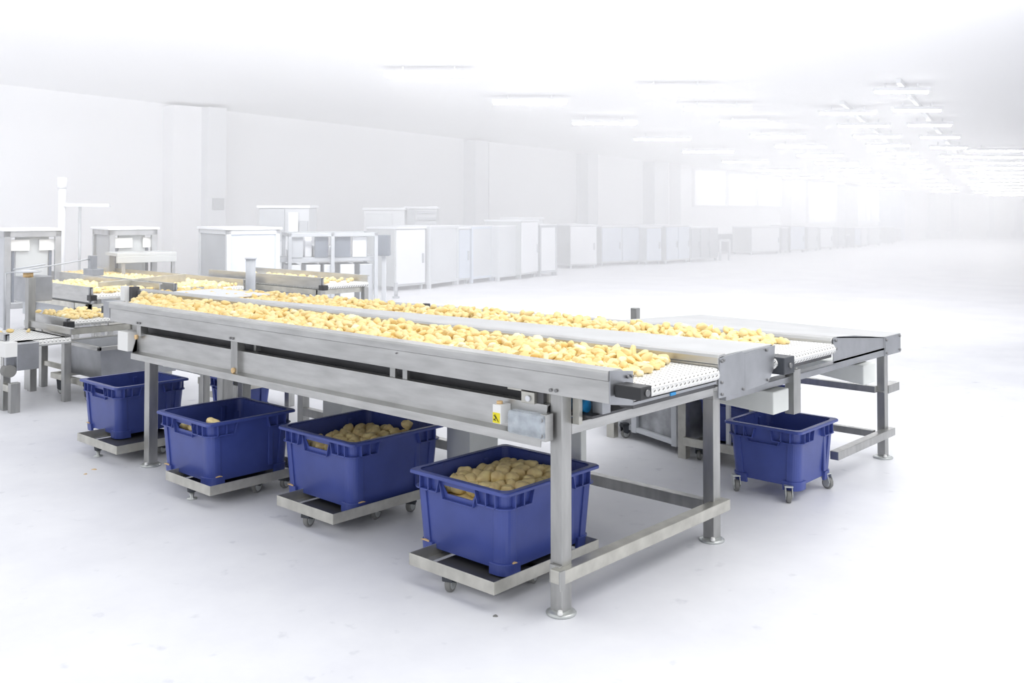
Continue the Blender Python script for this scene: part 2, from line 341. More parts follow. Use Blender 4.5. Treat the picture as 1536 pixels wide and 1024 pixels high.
# wing beside the far belt
bm = NB()
box(bm, XR-.004, XR, 1.75, 2.385, .748, .76)
prism(bm, [(1.75, .748), (2.385, .716), (2.385, .816), (2.0, .862), (1.79, .876), (1.75, .868)], 0, XR-.004, XR)
prism(bm, [(1.80, .79), (2.385, .745), (2.385, .80), (1.80, .845)], 0, XR-.05, XR-.042)
build('end_plate', bm, 'steel_plate', TB, .001)
bm = NB(); v = [bm.verts.new(p) for p in ((XR, 1.79, .876), (XR, 2.39, .818), (XR, 2.60, .818), (-.95, 2.55, .835), (-.95, 1.70, .872))]; bm.faces.new(v)
r = bmesh.ops.extrude_face_region(bm, geom=bm.faces[:]); bmesh.ops.translate(bm, verts=[e for e in r['geom'] if isinstance(e, bmesh.types.BMVert)], vec=(0, 0, -.006))
build('wing_deck', bm, 'deck_steel', TB)
bm = NB(); prism(bm, [(2.385, .716), (2.60, .715), (2.60, .818), (2.385, .816)], 0, XR, XR+.006); build('end_plate', bm, 'steel_plate', TB, .001)
for y, z in ((2.40, .73), (2.585, .73), (2.585, .805), (2.40, .80), (1.765, .86), (1.765, .82)):
    bm = NB(); cyl(bm, (XR+.004, y, z), (XR+.012, y, z), .007, n=10); build('bolt', bm, 'bolt_steel', TB)
# legs and feet
def leg(x, y, ztop, w=.058):
    bm = NB(); box(bm, x-w/2, x+w/2, y-w/2, y+w/2, .012, ztop); l = build('leg', bm, 'steel_leg', TB, .004)
    bm = NB(); lathe(bm, [(.056, 0), (.058, .006), (.050, .012), (.036, .017)], (x, y, 0)); build('foot', bm, 'wheel_silver', l)
    bm = NB(); lathe(bm, [(.008, .014), (.011, .018), (.008, .03)], (x+.03, y-.042, 0), 12); build('anchor_bolt', bm, 'white_paint', l)
leg(0, 0, .823); leg(-3.07, .60, .66, .06); leg(-L, 0, .655)
leg(0, W, .70); leg(-L, W, .66)
leg(0, W2, .66, .05); leg(-1.7, W2-.16, .80, .05); leg(-3.3, W2-.3, .66, .05)
# short uprights between rail and channel
for x, w_ in ((-2.12, .062), (-L-.03, .05), (-.915, .035), (-.835, .03)):
    bm = NB(); box(bm, x-w_/2, x+w_/2, -.036 if w_ < .04 else -.066, -.02, .645 if w_ > .06 else .76, .83); build('upright', bm, 'steel_leg', TB, .001)
bm = NB(); box(bm, -2.04, -2.02, .0, .03, .77, .83); build('upright', bm, 'steel', TB)
bm = NB(); box(bm, -.055, -.033, -.02, .0, .765, .823); build('upright', bm, 'steel_warm', TB)
bm = NB(); box(bm, .032, .062, .03, .05, .70, .822); build('upright', bm, 'steel_warm', TB)
# lower channel running under the near rail
bm = NB(); prism(bm, [(-.045, .665), (-.045, .772), (-.020, .776), (-.020, .770), (-.038, .766), (-.038, .668), (-.075, .650), (-.078, .622), (-.083, .622), (-.081, .656)], 0, -3.20, -.03)
build('channel', bm, 'steel', TB, .001)
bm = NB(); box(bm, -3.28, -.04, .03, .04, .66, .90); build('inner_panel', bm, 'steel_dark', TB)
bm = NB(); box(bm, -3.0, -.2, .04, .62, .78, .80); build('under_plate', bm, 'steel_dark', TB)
for z in (.79,):
    for x in (-2.6, -1.5, -.5):
        bm = NB(); box(bm, x-.02, x+.02, .06, .62, .755, .778); build('cross_bar', bm, 'steel_leg', TB)
# cross beams
def beam(x0, x1, y0, y1, z0, z1, m='steel_warm'): 
    bm = NB(); box(bm, x0, x1, y0, y1, z0, z1); return build('beam', bm, m, TB, .003)
beam(-.03, .03, .029, W-.03, .660, .702, 'steel')
beam(.0, .06, W+.03, 3.04, .632, .665, 'steel_plate')
b1 = beam(.005, .060, -.07, 1.14, .134, .184)
bm = NB(); box(bm, .058, .066, -.085, -.055, .118, .19); build('clamp', bm, 'steel_leg', TB, .002)
bm = NB(); box(bm, -.02, .030, -.045, -.03, .12, .19); build('clamp', bm, 'steel_leg', TB, .002)
beam(.005, .055, 2.31, 3.12, .134, .180, 'steel_leg')
beam(-L, -.029, W-.03, W+.02, .130, .182, 'steel_leg')
beam(-3.3, -.02, W2-.10, W2-.06, .135, .175, 'steel_leg')
beam(-L-.03, .03, W-.03, W+.03, .64, .68, 'steel_leg')
beam(-3.2, .0, W2-.06, W2-.02, .63, .66, 'steel_leg')
for x in (-2.09, -L):
    beam(x-.03, x+.03, .03, W-.03, .62, .66, 'steel_leg')
# wide shelf bracket on the right leg and the hanging post
bm = NB(); box(bm, -.60, -.02, 3.0, 3.035, .395, .435); box(bm, -.03, .03, 3.09, 3.26, .385, .435); box(bm, -.30, .02, 3.035, 3.09, .395, .405); build('shelf_bracket', bm, 'steel_leg', TB, .002)
bm = NB(); box(bm, .035, .085, 1.725, 1.80, .478, .70); build('hanging_post', bm, 'steel_leg', TB, .002)
# chutes under the belts
def chute(x0, x1, y0, y1, z0, z1, drop=0.0):
    bm = NB(); prism(bm, [(x0, z0+drop), (x1, z0), (x1, z1), (x0, z1+drop*.2)], 1, y0, y1); build('chute', bm, 'chute_grey', TB, .006)
chute(-1.4, .10, 1.48, 1.64, .515, .625, .09)
chute(-.75, .10, 2.545, 2.71, .515, .625, .10)
for x0, x1, y0, y1 in ((-2.42, -2.24, .72, .92), (-1.36, -1.19, .72, .93), (-.60, -.455, .70, .74)):
    bm = NB(); box(bm, x0, x1, y0, y1, .14, .78); build('chute', bm, 'chute_grey', TB, .004)
    bm = NB(); box(bm, x0-.01, x1+.0, y0-.012, y0, .585, .62); build('chute_collar', bm, 'steel_warm', TB, .002)
bm = NB(); box(bm, -3.05, -2.85, .70, 1.04, .37, .63); build('chute', bm, 'chute_grey', TB, .004)
bm = NB(); box(bm, -3.95, -3.50, .50, .75, .42, .68); build('chute', bm, 'chute_grey', TB, .03)
leg(-3.88, .80, .86, .05)
# blue gear motor seen below the near belt
bm = NB(); cyl(bm, (-.03, .10, .757), (.048, .10, .757), .024); build('gear_motor', bm, 'motor_blue', TB, label='bright blue gear motor')
bm = NB(); box(bm, .07, .12, .10, .15, .735, .79); build('motor_flange', bm, 'steel_plate', TB, .003)
bm = NB(); box(bm, -.05, -.01, .09, .13, .66, .70); build('cable_gland', bm, 'motor_blue', TB, .003)
# switch box with warning label, clear cover, latch
bm = NB(); box(bm, -.252, -.210, -.105, -.046, .684, .755); sb = build('switch_box', bm, 'white_paint', TB, .002, label='white switch box with a yellow warning label')
bm = NB(); box(bm, -.250, -.213, -.1065, -.105, .686, .725); lb = build('warning_label', bm, 'yellow_label', sb)
bm = NB(); 
for a, b in (((-.243, .715), (-.228, .703)), ((-.238, .718), (-.219, .692)), ((-.245, .70), (-.232, .695)), ((-.232, .706), (-.243, .695))):
    bar(bm, (a[0], -.1072, a[1]), (b[0], -.1072, b[1]), .0012, .0035, (0, 1, 0))
build('symbol', bm, 'black', lb)
bm = NB(); cyl(bm, (-.238, -.08, .755), (-.238, -.08, .765), .012); build('knob', bm, 'peel_tan', sb)
bm = NB(); box(bm, -.185, .0-.006, -.10, -.048, .655, .742); build('clear_cover', bm, 'clear_cover', TB, .012, 3, label='clear plastic guard box')
bm = NB(); box(bm, -.030, -.004, -.083, -.040, .645, .745); br = build('bracket', bm, 'steel', TB, .002)
for z in (.725, .668):
    bm = NB(); cyl(bm, (-.016, -.098, z), (-.016, -.083, z), .009, n=12); build('screw', bm, 'bolt_steel', br)
bm = NB(); box(bm, -.150, -.085, -.055, -.03, .768, .812); lt = build('latch', bm, 'steel_warm', TB, .002)
bm = NB(); cyl(bm, (-.112, -.063, .788), (-.112, -.055, .788), .011, n=14); build('latch_knob', bm, 'cab_white', lt)
bm = NB(); box(bm, -.215, -.145, -.06, -.03, .812, .818); build('latch_arm', bm, 'steel_warm', lt)
bm = NB(); box(bm, -.085, -.052, -.04, .0, .768, .822); build('latch_housing', bm, 'steel_dark', lt, .002)
bm = NB(); box(bm, -3.33, -3.205, -.10, -.02, .665, .778); build('junction_box', bm, 'white_paint', TB, .004, label='white junction box at the far end of the channel')
for x, z in ((.016, .838), (.042, .839), (-2.135, .838), (-2.11, .838), (-3.13, .838), (-3.10, .838), (-.84, .888)):
    bm = NB(); cyl(bm, (x, -.0835, z), (x, -.076, z), .0065 if z < .85 else .003, n=12); build('bolt', bm, 'bolt_steel', TB)
for x, z in ((-2.12, .672), (-3.16, .752)):
    bm = NB(); cyl(bm, (x, -.075, z), (x, -.062, z), .014, n=12); build('bolt', bm, 'peel_tan', TB)
# small clamps on the far rail
for x in (-2.35,):
    bm = NB(); box(bm, x-.02, x+.02, 1.72, 1.75, .83, .89, T2); build('clamp', bm, 'steel_dark', TB, .003)

# ------------------------------------------------------------------ blue crates
def rr(a, b, r, n=5, hx=None):
    """rounded rectangle, counter-clockwise; the two sides across y carry two extra points at x = -hx, hx"""
    pts = []
    for cx, cy, a0 in ((a-r, b-r, 0), (-a+r, b-r, 90), (-a+r, -b+r, 180), (a-r, -b+r, 270)):
        for i in range(n+1):
            t = math.radians(a0+90*i/n); pts.append((cx+r*math.cos(t), cy+r*math.sin(t)))
        if hx is not None:
            if a0 == 0: pts += [(hx, b), (-hx, b)]
            if a0 == 180: pts += [(-hx, -b), (hx, -b)]
    return pts
def crate(label, loc, rz=0.0, ax=.27, ay=.29, h=.335, hole=True, group='blue crates under the trim table'):
    """ax, ay: half size over the rim"""
    t = thing('plastic_crate', label, 'crate', loc, rz, group)
    ix, iy = ax-.024, ay-.024               # wall at the top
    tp = .022; R = .035
    def A(z): s = tp*(1-z/h); return ix-s, iy-s
    n = 5; lv = [.022, .05, h-.070, h-.038, h-.006]
    bm = NB(); rings = []
    hx = {1: .09, 2: .072, 3: .094}
    for i, z in enumerate(lv):
        a, b = A(z); rings.append([bm.verts.new((p[0], p[1], z)) for p in rr(a, b, R, n, hx.get(i, .08))])
    N = len(rings[0]); bm.faces.new(rings[0][::-1])
    hole_idx = ((n+1)*3+2,) if hole else ()  # the edge between the two extra points, near side only
    for i in range(len(lv)-1):
        for j in range(N):
            if i == 2 and j in hole_idx: continue
            f = bm.faces.new([rings[i][j], rings[i][(j+1) % N], rings[i+1][(j+1) % N], rings[i+1][j]])
    body = build('body', bm, 'blue_plastic', t)
    s = body.modifiers.new('solid', 'SOLIDIFY'); s.thickness = .0045; s.offset = -1
    # rim: flat flange with a small turned-down edge
    bm = NB(); prof = [(0, h-.006), (-.004, h), (.020, h), (.024, h-.004), (.024, h-.014), (.020, h-.014), (.020, h-.006)]
    rs = []
    for off, z in prof: rs.append([bm.verts.new((p[0], p[1], z)) for p in rr(ix+off, iy+off, R-max(off, 0)*.6+.002, n)])
    NN = len(rs[0])
    for a_, b_ in zip(rs, rs[1:]+rs[:1]):
        for j in range(NN): bm.faces.new([a_[j], a_[(j+1) % NN], b_[(j+1) % NN], b_[j]])
    build('rim', bm, 'blue_plastic', t, .001)
    # corner cells: ledge, ribs and slanted ends under the rim
    zl = h-.072; d0, d1 = .0, .021
    for sx in (1, -1):
        for sy in (1, -1):
            bm = NB(); feet = NB(); posts = NB()
            a, b = A(zl)
            def path(off, run, runy, k=6):
                pts = [(a-R-run, b+off)]
                pts.append((a-R, b+off))
                for i in range(1, k): t_ = math.pi/2*(1-i/k); pts.append((a-R+(R+off)*math.cos(t_), b-R+(R+off)*math.sin(t_)))
                pts.append((a+off, b-R)); pts.append((a+off, b-R-runy)); return pts
            run = .098
            pi_, po = path(-.001, run, run), path(d1, run, run)
            for z0, z1 in ((zl, zl+.005),):
                for i in range(len(pi_)-1):
                    q = [pi_[i], pi_[i+1], po[i+1], po[i]]
                    V = [bm.verts.new((x*sx, y*sy, z)) for z in (z0, z1) for x, y in q]
                    for f in ((0, 1, 2, 3), (7, 6, 5, 4), (0, 4, 5, 1), (1, 5, 6, 2), (2, 6, 7, 3), (3, 7, 4, 0)): bm.faces.new([V[k_] for k_ in f])
            def rib(cx, cy, along, x_top=0.0):
                # thin vertical rib between rim and ledge; 'along' says which wall it stands on
                tq = .0022
                for zz in (0,):
                    if along == 'x': P = [(cx-tq, b-.002), (cx+tq, b-.002), (cx+tq, b+d1), (cx-tq, b+d1)]; D = (x_top, 0)
                    else: P = [(a-.002, cy-tq), (a+d1, cy-tq), (a+d1, cy+tq), (a-.002, cy+tq)]; D = (0, x_top)
                    V = [bm.verts.new((x*sx, y*sy, zl)) for x, y in P]+[bm.verts.new(((x+D[0])*sx, (y+D[1])*sy, h-.008)) for x, y in P]
                    for f in ((0, 3, 2, 1), (4, 5, 6, 7), (0, 1, 5, 4), (1, 2, 6, 5), (2, 3, 7, 6), (3, 0, 4, 7)): bm.faces.new([V[k_] for k_ in f])
            for q in (a-R-.002, a-R-.052): rib(q, 0, 'x')
            rib(a-R-run, 0, 'x', -.018)
            for q in (b-R-.002, b-R-.052): rib(0, q, 'y')
            rib(0, b-R-run, 'y', -.018)
            # raised corner strip and foot block
            def wrap(bmx, off, run_, z0, z1, zr=None):
                k = 6; rows = []
                for z in (z0, z1):
                    a2, b2 = A(z)
                    pts = [(a2-R-run_, b2-.002), (a2-R-run_, b2+off)]
                    for i in range(k+1): t_ = math.pi/2*(1-i/k); pts.append((a2-R+(R+off)*math.cos(t_), b2-R+(R+off)*math.sin(t_)))
                    pts += [(a2+off, b2-R-run_), (a2-.002, b2-R-run_)]
                    # inner return
                    pts += [(a2-.002-R*.3, b2-R*.3-.0)]
                    rows.append([bmx.verts.new((x*sx, y*sy, z)) for x, y in pts])
                n_ = len(rows[0])
                for i in range(n_): bmx.faces.new([rows[0][i], rows[0][(i+1) % n_], rows[1][(i+1) % n_], rows[1][i]])
                bmx.faces.new(rows[0][::-1]); bmx.faces.new(rows[1])
            wrap(posts, .007, .022, .03, zl+.001)
            wrap(feet, .014, .040, 0.0, .046)
            build('corner_cell', bm, 'blue_plastic', t, .0006, 1)
            build('corner_post', posts, 'blue_plastic', t, .002)
            build('foot', feet, 'blue_plastic', t, .002)
    # trapezoid grip frame round each hand hole
    for sy in (-1,):
        bm = NB(); b = A(h-.05)[1]
        P0 = [(-.108, h-.022), (-.086, h-.092), (.086, h-.092), (.108, h-.022)]
        for (xa, za), (xb, zb) in zip(P0, P0[1:]):
            bar(bm, (xa, sy*(b+.006), za), (xb, sy*(b+.006), zb), .014, .004, Vector((za-zb, 0, xb-xa)))
        build('hand_grip', bm, 'blue_plastic', t, .001)
    # vertical rib on the long sides
    for sx in (1, -1):
        bm = NB()
        for yy in (.1,):
            x = A(.15)[0]; V = []
            box(bm, *(sorted((sx*(x-.004), sx*(x+.008)))), yy*iy/.26-.014+.03, yy*iy/.26+.014+.03, .05, h-.03)
        build('wall_rib', bm, 'blue_plastic', t, .003)
    return t

def castor(parent, x, y, z1, r=.028, rz=.5, name='castor', silver=False):
    T = Matrix.Translation((x, y, 0)) @ Matrix.Rotation(rz, 4, 'Z')
    bm = NB()
    box(bm, -.022, .022, -.022, .022, z1-.008, z1, T)
    if silver:
        prism(bm, [(-.03, z1-.008), (.02, z1-.008), (.034, r+.008), (.022, r-.012), (.0, r-.008)], 1, -.019, -.014, T)
        prism(bm, [(-.03, z1-.008), (.02, z1-.008), (.034, r+.008), (.022, r-.012), (.0, r-.008)], 1, .014, .019, T)
    else:
        prism(bm, [(-.026, z1-.008), (.026, z1-.008), (.030, r+.012), (.012, r), (-.018, r+.012)], 1, -.022, -.014, T)
        prism(bm, [(-.026, z1-.008), (.026, z1-.008), (.030, r+.012), (.012, r), (-.018, r+.012)], 1, .014, .022, T)
        box(bm, -.026, .026, -.022, .022, z1-.026, z1-.008, T)
    c_ = build('castor', bm, 'wheel_silver' if silver else 'dark_plastic', parent, .002)
    bm = NB(); cyl(bm, T @ Vector((.008, -.012, r)), T @ Vector((.008, .012, r)), r, n=24); build('wheel', bm, 'rubber_grey', c_, .004)
    bm = NB(); cyl(bm, T @ Vector((.008, -.0135, r)), T @ Vector((.008, .0135, r)), r*.72, n=20); build('hub', bm, 'wheel_silver', c_, .002)
    return c_

def trolley(label, x1, y0, lx=.49, ly=.62, foot='castor', ztop=.12, rz=0.0):
    """x1, y0: near right corner"""
    t = thing('trolley', label, 'trolley', (x1, y0, 0), rz, 'steel trolleys under the blue crates')
    zt, zb = ztop, ztop-.048
    bm = NB()
    box(bm, -lx, 0, 0, .004, zb, zt); box(bm, -lx, 0, ly-.004, ly, zb, zt); box(bm, -.004, 0, .004, ly-.004, zb, zt); box(bm, -lx, -lx+.004, .004, ly-.004, zb, zt)
    box(bm, -lx+.004, -.004, .004, .03, zb, zb+.004); box(bm, -lx+.004, -.004, ly-.03, ly-.004, zb, zb+.004)
    box(bm, -.04, -.004, .03, ly-.03, zb, zb+.004); box(bm, -lx+.004, -lx+.04, .03, ly-.03, zb, zb+.004)
    build('frame', bm, 'steel_warm', t, .0015)
    bm = NB(); box(bm, -lx+.06, -.06, .09, ly-.09, zb-.004, zb); build('tray', bm, 'steel_dark', t)
    for fx, fy in ((-lx+.19, .045), (-.06, ly-.12), (-lx+.10, ly-.10), (-.10, .33)):
        if foot == 'castor' or fy > .3: castor(t, fx, fy, zb, .034, 1.9)
        else:
            bm = NB(); lathe(bm, [(.022, zb-.034), (.027, zb)], (fx, fy, 0)); s_ = build('foot', bm, 'dark_plastic', t, .001)
            bm = NB(); lathe(bm, [(.026, 0), (.026, .006), (.009, .010), (.014, zb-.034)], (fx, fy, 0)); build('foot_pad', bm, 'wheel_silver', s_)
    return t

TR = [('steel trolley nearest the camera, under the crate heaped with potatoes', -.172, -.182, 'castor', .47),
      ('steel trolley on castors under the second nearest blue crate', -1.265, -.085, 'castor', .44),
      ('steel trolley under the third crate, second from the left', -2.075, -.225, 'pad', .44),
      ('leftmost steel trolley standing behind the left table leg', -3.215, -.155, 'pad', .52)]
for lab, x, y, ft, lx in TR: trolley(lab, x, y, lx, .64 if ft == 'castor' else .60, ft)
CR = [('nearest blue plastic crate, heaped with unpeeled potatoes', -.487, .222, .28, .30, .335),
      ('blue plastic crate second nearest, with some potatoes showing over its rim', -1.565, .322, .30, .30, .335),
      ('blue crate in the middle bay with one potato at its near corner', -2.42, .075, .27, .27, .33),
      ('leftmost blue plastic crate behind the left table leg', -3.765, .225, .255, .25, .325)]
CZ0 = .078
for lab, x, y, a, b, h in CR: crate(lab, (x, y, CZ0 if 'leftmost' not in lab else .078), 0, a, b, h)
# crate on its own castors at the right
c5 = crate('blue crate on its own castors at the right end of the table', (-.150, 2.055, .055), 0, .222, .232, .315, False)
for x, y, rz in ((.14, -.205, -1.0), (-.165, -.20, -.8), (.175, .165, -.2), (-.17, .18, 1.2)):
    cc_ = castor(c5, x, y, .085, .030, rz, silver=True); cc_.location.z = -.055

# ------------------------------------------------------------------ potatoes
def lump(seed, sub, sx, sy, sz, cuts=0, amt=.16):
    rnd = random.Random(seed); bm = NB(); bmesh.ops.create_icosphere(bm, subdivisions=sub, radius=1)
    off = Vector((seed*3.1, seed*1.7, seed*.9))
    planes = []
    for _ in range(cuts):
        n = Vector((rnd.uniform(-1, 1), rnd.uniform(-1, 1), rnd.uniform(-1, 1))).normalized(); planes.append((n, rnd.uniform(.35, .75)))
    for v in bm.verts:
        c = v.co.copy(); c *= 1+amt*noise.noise(c*1.1+off)*1.6+amt*.3*noise.noise(c*3+off)
        for n, d in planes:
            e = c.dot(n)-d
            if e > 0: c -= n*e*.93
        v.co = Vector((c.x*sx, c.y*sy, c.z*sz))
    for f in bm.faces: f.smooth = True
    return bm
def mesh_of(bm, name, m):
    me = bpy.data.meshes.new(name); bm.to_mesh(me); bm.free(); me.materials.append(M[m]); return me
TAN = [mesh_of(lump(i, 3, .040*random.uniform(.85, 1.15), .030*random.uniform(.85, 1.1), .027, 1 if i % 2 else 0, .2), 'potato', 'potato_tan') for i in range(9)]
def put(me, name, loc, rot, sc, label, cat, group):
    o = bpy.data.objects.new(name, me); COL.objects.link(o); o.location = loc; o.rotation_euler = rot; o.scale = (sc,)*3; return tag(o, label, cat, group)
def heap(cx, cy, hx, hy, zf, label, group, seed, n, sc=1.0, dmin=.043):
    rnd = random.Random(seed); pts = []; tries = 0
    while len(pts) < n and tries < 6000:
        tries += 1; x = rnd.uniform(-hx, hx); y = rnd.uniform(-hy, hy)
        if all((x-a)**2+(y-b)**2 > dmin**2 for a, b in pts): pts.append((x, y))
    for x, y in pts:
        put(rnd.choice(TAN), 'potato', (cx+x, cy+y, zf(x, y)+rnd.uniform(-.001, .012)), (rnd.uniform(-.6, .6), rnd.uniform(-.6, .6), rnd.uniform(0, 6.3)), sc*rnd.uniform(.88, 1.1), label, 'potato', group)
# heap in the nearest crate
cx, cy = CR[0][1], CR[0][2]
zf0 = lambda x, y: .345+.030*math.exp(-((x+.0)**2+(y-.06)**2)/.03)-.010*abs(x)/.25
heap(cx, cy, .195, .212, zf0, 'tan unpeeled potato in the heap filling the nearest blue crate', 'unpeeled potatoes in the nearest crate', 3, 90, 1.0, .045)
cx, cy = CR[1][1], CR[1][2]
zf1 = lambda x, y: .330+.022*math.exp(-((x-.03)**2+(y-.12)**2)/.012)
heap(cx, cy, .208, .212, zf1, 'tan unpeeled potato in the second nearest blue crate', 'unpeeled potatoes in the second nearest crate', 5, 90, 1.0, .047)
cx, cy = CR[2][1], CR[2][2]
heap(cx, cy-.162, .12, .024, lambda x, y: .330, 'tan potato at the grip hole end of the middle bay blue crate', 'unpeeled potatoes in the middle bay crate', 8, 9, 1.0, .046)
put(TAN[2], 'potato', (-2.235, -.115, .395), (0, .2, .5), .9, 'single tan potato poking over the near rim corner of the middle bay crate', 'potato', None)
put(TAN[4], 'potato', (-1.42, .50, .405), (1.3, .3, .5), .85, 'upright pointed potato topping the heap in the second nearest crate', 'potato', None)
# the mass of potatoes below the visible layer
def mass(name, cx, cy, hx, hy, z0, zf, label, bs=0.0):
    bm = NB(); n = 18; G = [[bm.verts.new((cx+hx*(2*i/n-1), cy+hy*(2*j/n-1), zf(hx*(2*i/n-1), hy*(2*j/n-1))-.020+.008*noise.noise(Vector((i*.9, j*.9, cx)))) ) for j in range(n+1)] for i in range(n+1)]
    Bq = [[bm.verts.new((cx+hx*(2*i/n-1)*.90, cy+bs+hy*(2*j/n-1)*.90, z0)) for j in range(n+1)] for i in range(n+1)]
    for i in range(n):
        for j in range(n):
            f = bm.faces.new([G[i][j], G[i+1][j], G[i+1][j+1], G[i][j+1]]); f.smooth = True
            bm.faces.new([Bq[i][j+1], Bq[i+1][j+1], Bq[i+1][j], Bq[i][j]])
    for i in range(n):
        bm.faces.new([G[i][0], Bq[i][0], Bq[i+1][0], G[i+1][0]]); bm.faces.new([G[i+1][n], Bq[i+1][n], Bq[i][n], G[i][n]])
        bm.faces.new([G[0][i+1], Bq[0][i+1], Bq[0][i], G[0][i]]); bm.faces.new([G[n][i], Bq[n][i], Bq[n][i+1], G[n][i+1]])
    o = build(name, bm, 'potato_tan'); tag(o, label, 'potatoes', None, 'stuff')
mass('potato_heap', CR[0][1], CR[0][2], .222, .240, .11, zf0, 'packed lower potatoes between the ones heaped in the nearest crate')
mass('potato_heap', CR[1][1], CR[1][2], .238, .240, .11, zf1, 'packed lower potatoes between the ones in the second nearest crate')
mass('potato_heap', CR[2][1], CR[2][2]-.170, .16, .034, .11, lambda x, y: .315, 'packed lower potatoes at the near end of the middle bay crate', .05)

# peeled pieces on the belts
VAR = [lump(40+i, 3, .029*random.uniform(.75, 1.35), .020*random.uniform(.85, 1.2), .0145*random.uniform(.9, 1.25), 3, .18) for i in range(12)]
VME = [mesh_of(b, 'potato_piece', 'potato_peeled') for b in VAR]
LOW = [lump(80+i, 2, .029*random.uniform(.75, 1.35), .021*random.uniform(.85, 1.15), .016*random.uniform(.9, 1.25), 3, .18) for i in range(10)]
LOWV = [([v.co.copy() for v in b.verts], [[v.index for v in f.verts] for f in b.faces]) for b in LOW]
for b in LOW: b.free()
pieces = []
rnd = random.Random(11)
def scatter(x0, x1, y0, y1, z, T, dens, endf=None, heapf=None, step=.034, layers=2):
    for lay in range(layers):
        st = step*(1.0 if lay == 0 else 1.35); nx = int((x1-x0)/st); ny = int((y1-y0)/st)
        for i in range(nx):
            for j in range(ny):
                x = x0+(i+.5+rnd.uniform(-.4, .4))*st; y = y0+(j+.5+rnd.uniform(-.4, .4))*st
                y = min(max(y, y0+.022), y1-.022)
                if rnd.random() > dens(x, y)*(1 if lay == 0 else .75): continue
                if T is I4 and x < -3.56-1.55*(y-.06): continue
                if endf and x > endf(y)-(.05 if lay else 0)+rnd.uniform(-.03, .03): continue
                zz = z+.017+lay*.020+rnd.uniform(-.003, .005)+(heapf(x, y) if (heapf and lay) else 0)
                pieces.append((T @ Vector((x, y, zz)), (rnd.uniform(-.5, .5)*(1+lay*.5), rnd.uniform(-.5, .5)*(1+lay*.5), rnd.uniform(0, 6.28)), rnd.uniform(.82, 1.2)))
d1 = lambda x, y: .93 if x > -3.0 else (.80 if y < .45 else .5)
scatter(-4.45, .24,   .075, .625, .858, I4, d1, lambda y: .235-.30*(y-.06), lambda x, y: .012*math.exp(-((x+1.3)/.9)**2)*(.4+y))
def d2(x, y):
    if -2.55 < x < -2.38: return .08
    return .62 if x < -1.0 else .55
scatter(-4.6, .10, 1.16, 1.70, .846, T2, d2, lambda y: -.0+.0*y, None, .036, 2)
for _ in range(26):
    pieces.append((T2 @ Vector((rnd.uniform(-.05, .12), rnd.uniform(1.30, 1.60), .860)), (0, 0, rnd.uniform(0, 6)), rnd.uniform(.9, 1.1)))
pieces.sort(key=lambda p: (p[0]-CAM).length)
nl = T2
near1 = [p for p in pieces[:300]]
for p, r_, s_ in near1:
    lane1 = p.y < .66
    put(rnd.choice(VME), 'potato_piece', p, r_, s_, 'pale yellow peeled potato piece near the open end of the near white belt' if lane1 else 'pale yellow peeled potato piece on the far white belt', 'potato piece', 'peeled potato pieces at the near belt end' if lane1 else 'peeled potato pieces on the far belt')
REST = pieces[300:]
print('pieces', len(pieces))

# ------------------------------------------------------------------ peel scraps and debris
def scrap(loc, rz, L_, label, m='peel_tan'):
    bm = NB(); n = 6; A_ = []
    for i in range(n+1):
        t_ = i/n-.5; z = .004*math.cos(t_*3); wv = .008*math.cos(t_*2.4)
        A_.append([bm.verts.new((t_*L_, -wv, z)), bm.verts.new((t_*L_, wv, z)), bm.verts.new((t_*L_, wv, z+.003)), bm.verts.new((t_*L_, -wv, z+.003))])
    for a, b in zip(A_, A_[1:]):
        for k_ in range(4): bm.faces.new([a[k_], a[(k_+1) % 4], b[(k_+1) % 4], b[k_]])
    bm.faces.new(A_[0]); bm.faces.new(A_[-1][::-1])
    o = build('potato_peel', bm, m); o.location = loc; o.rotation_euler = (0, .0, rz); tag(o, label, 'peel')
def crate_foot(i, sx, sy):
    lab, x, y, a, b, h = CR[i]; return x+sx*(a-.03), y+sy*(b-.03)
for i, (lab_l, lab_r) in enumerate((('orange peel on the left foot of the nearest blue crate', 'small peel scrap on the near corner foot of the nearest crate'),
                                    ('tan peel on the left foot of the second nearest crate', 'tan peel on the near corner foot of the second nearest crate'),
                                    ('tan peel on the left foot of the middle bay crate', 'tan peel on the near corner foot of the middle bay crate'),
                                    ('tan peel on the left foot of the leftmost crate', None))):
    x, y = crate_foot(i, -1, -1); scrap((x+.045, y+.001, CZ0+.045), 0, .045, lab_l)
    if lab_r: x, y = crate_foot(i, 1, -1); scrap((x-.001, y+.055, CZ0+.045), 1.4, .035 if i else .022, lab_r)
for (px, py, L_, lab) in ((141, 704, .035, 'thin tan scrap on the floor before the leftmost trolley'), (128, 741-30, .02, 'tiny crumb on the floor at the far left of the scraps'), (743, 924, .02, 'small dark crumb on the floor before the nearest trolley')):
    g_ = pz(px, py, 0); scrap((g_.x, g_.y, -.003), .6, L_, lab, 'peel_tan' if px < 200 else 'rubber_grey')
p_ = pz(179, 556, .41); scrap((CR[3][1]-.17, CR[3][2]+.20, CZ0+.324), .5, .05, 'tan peel lying on the back rim of the leftmost crate')

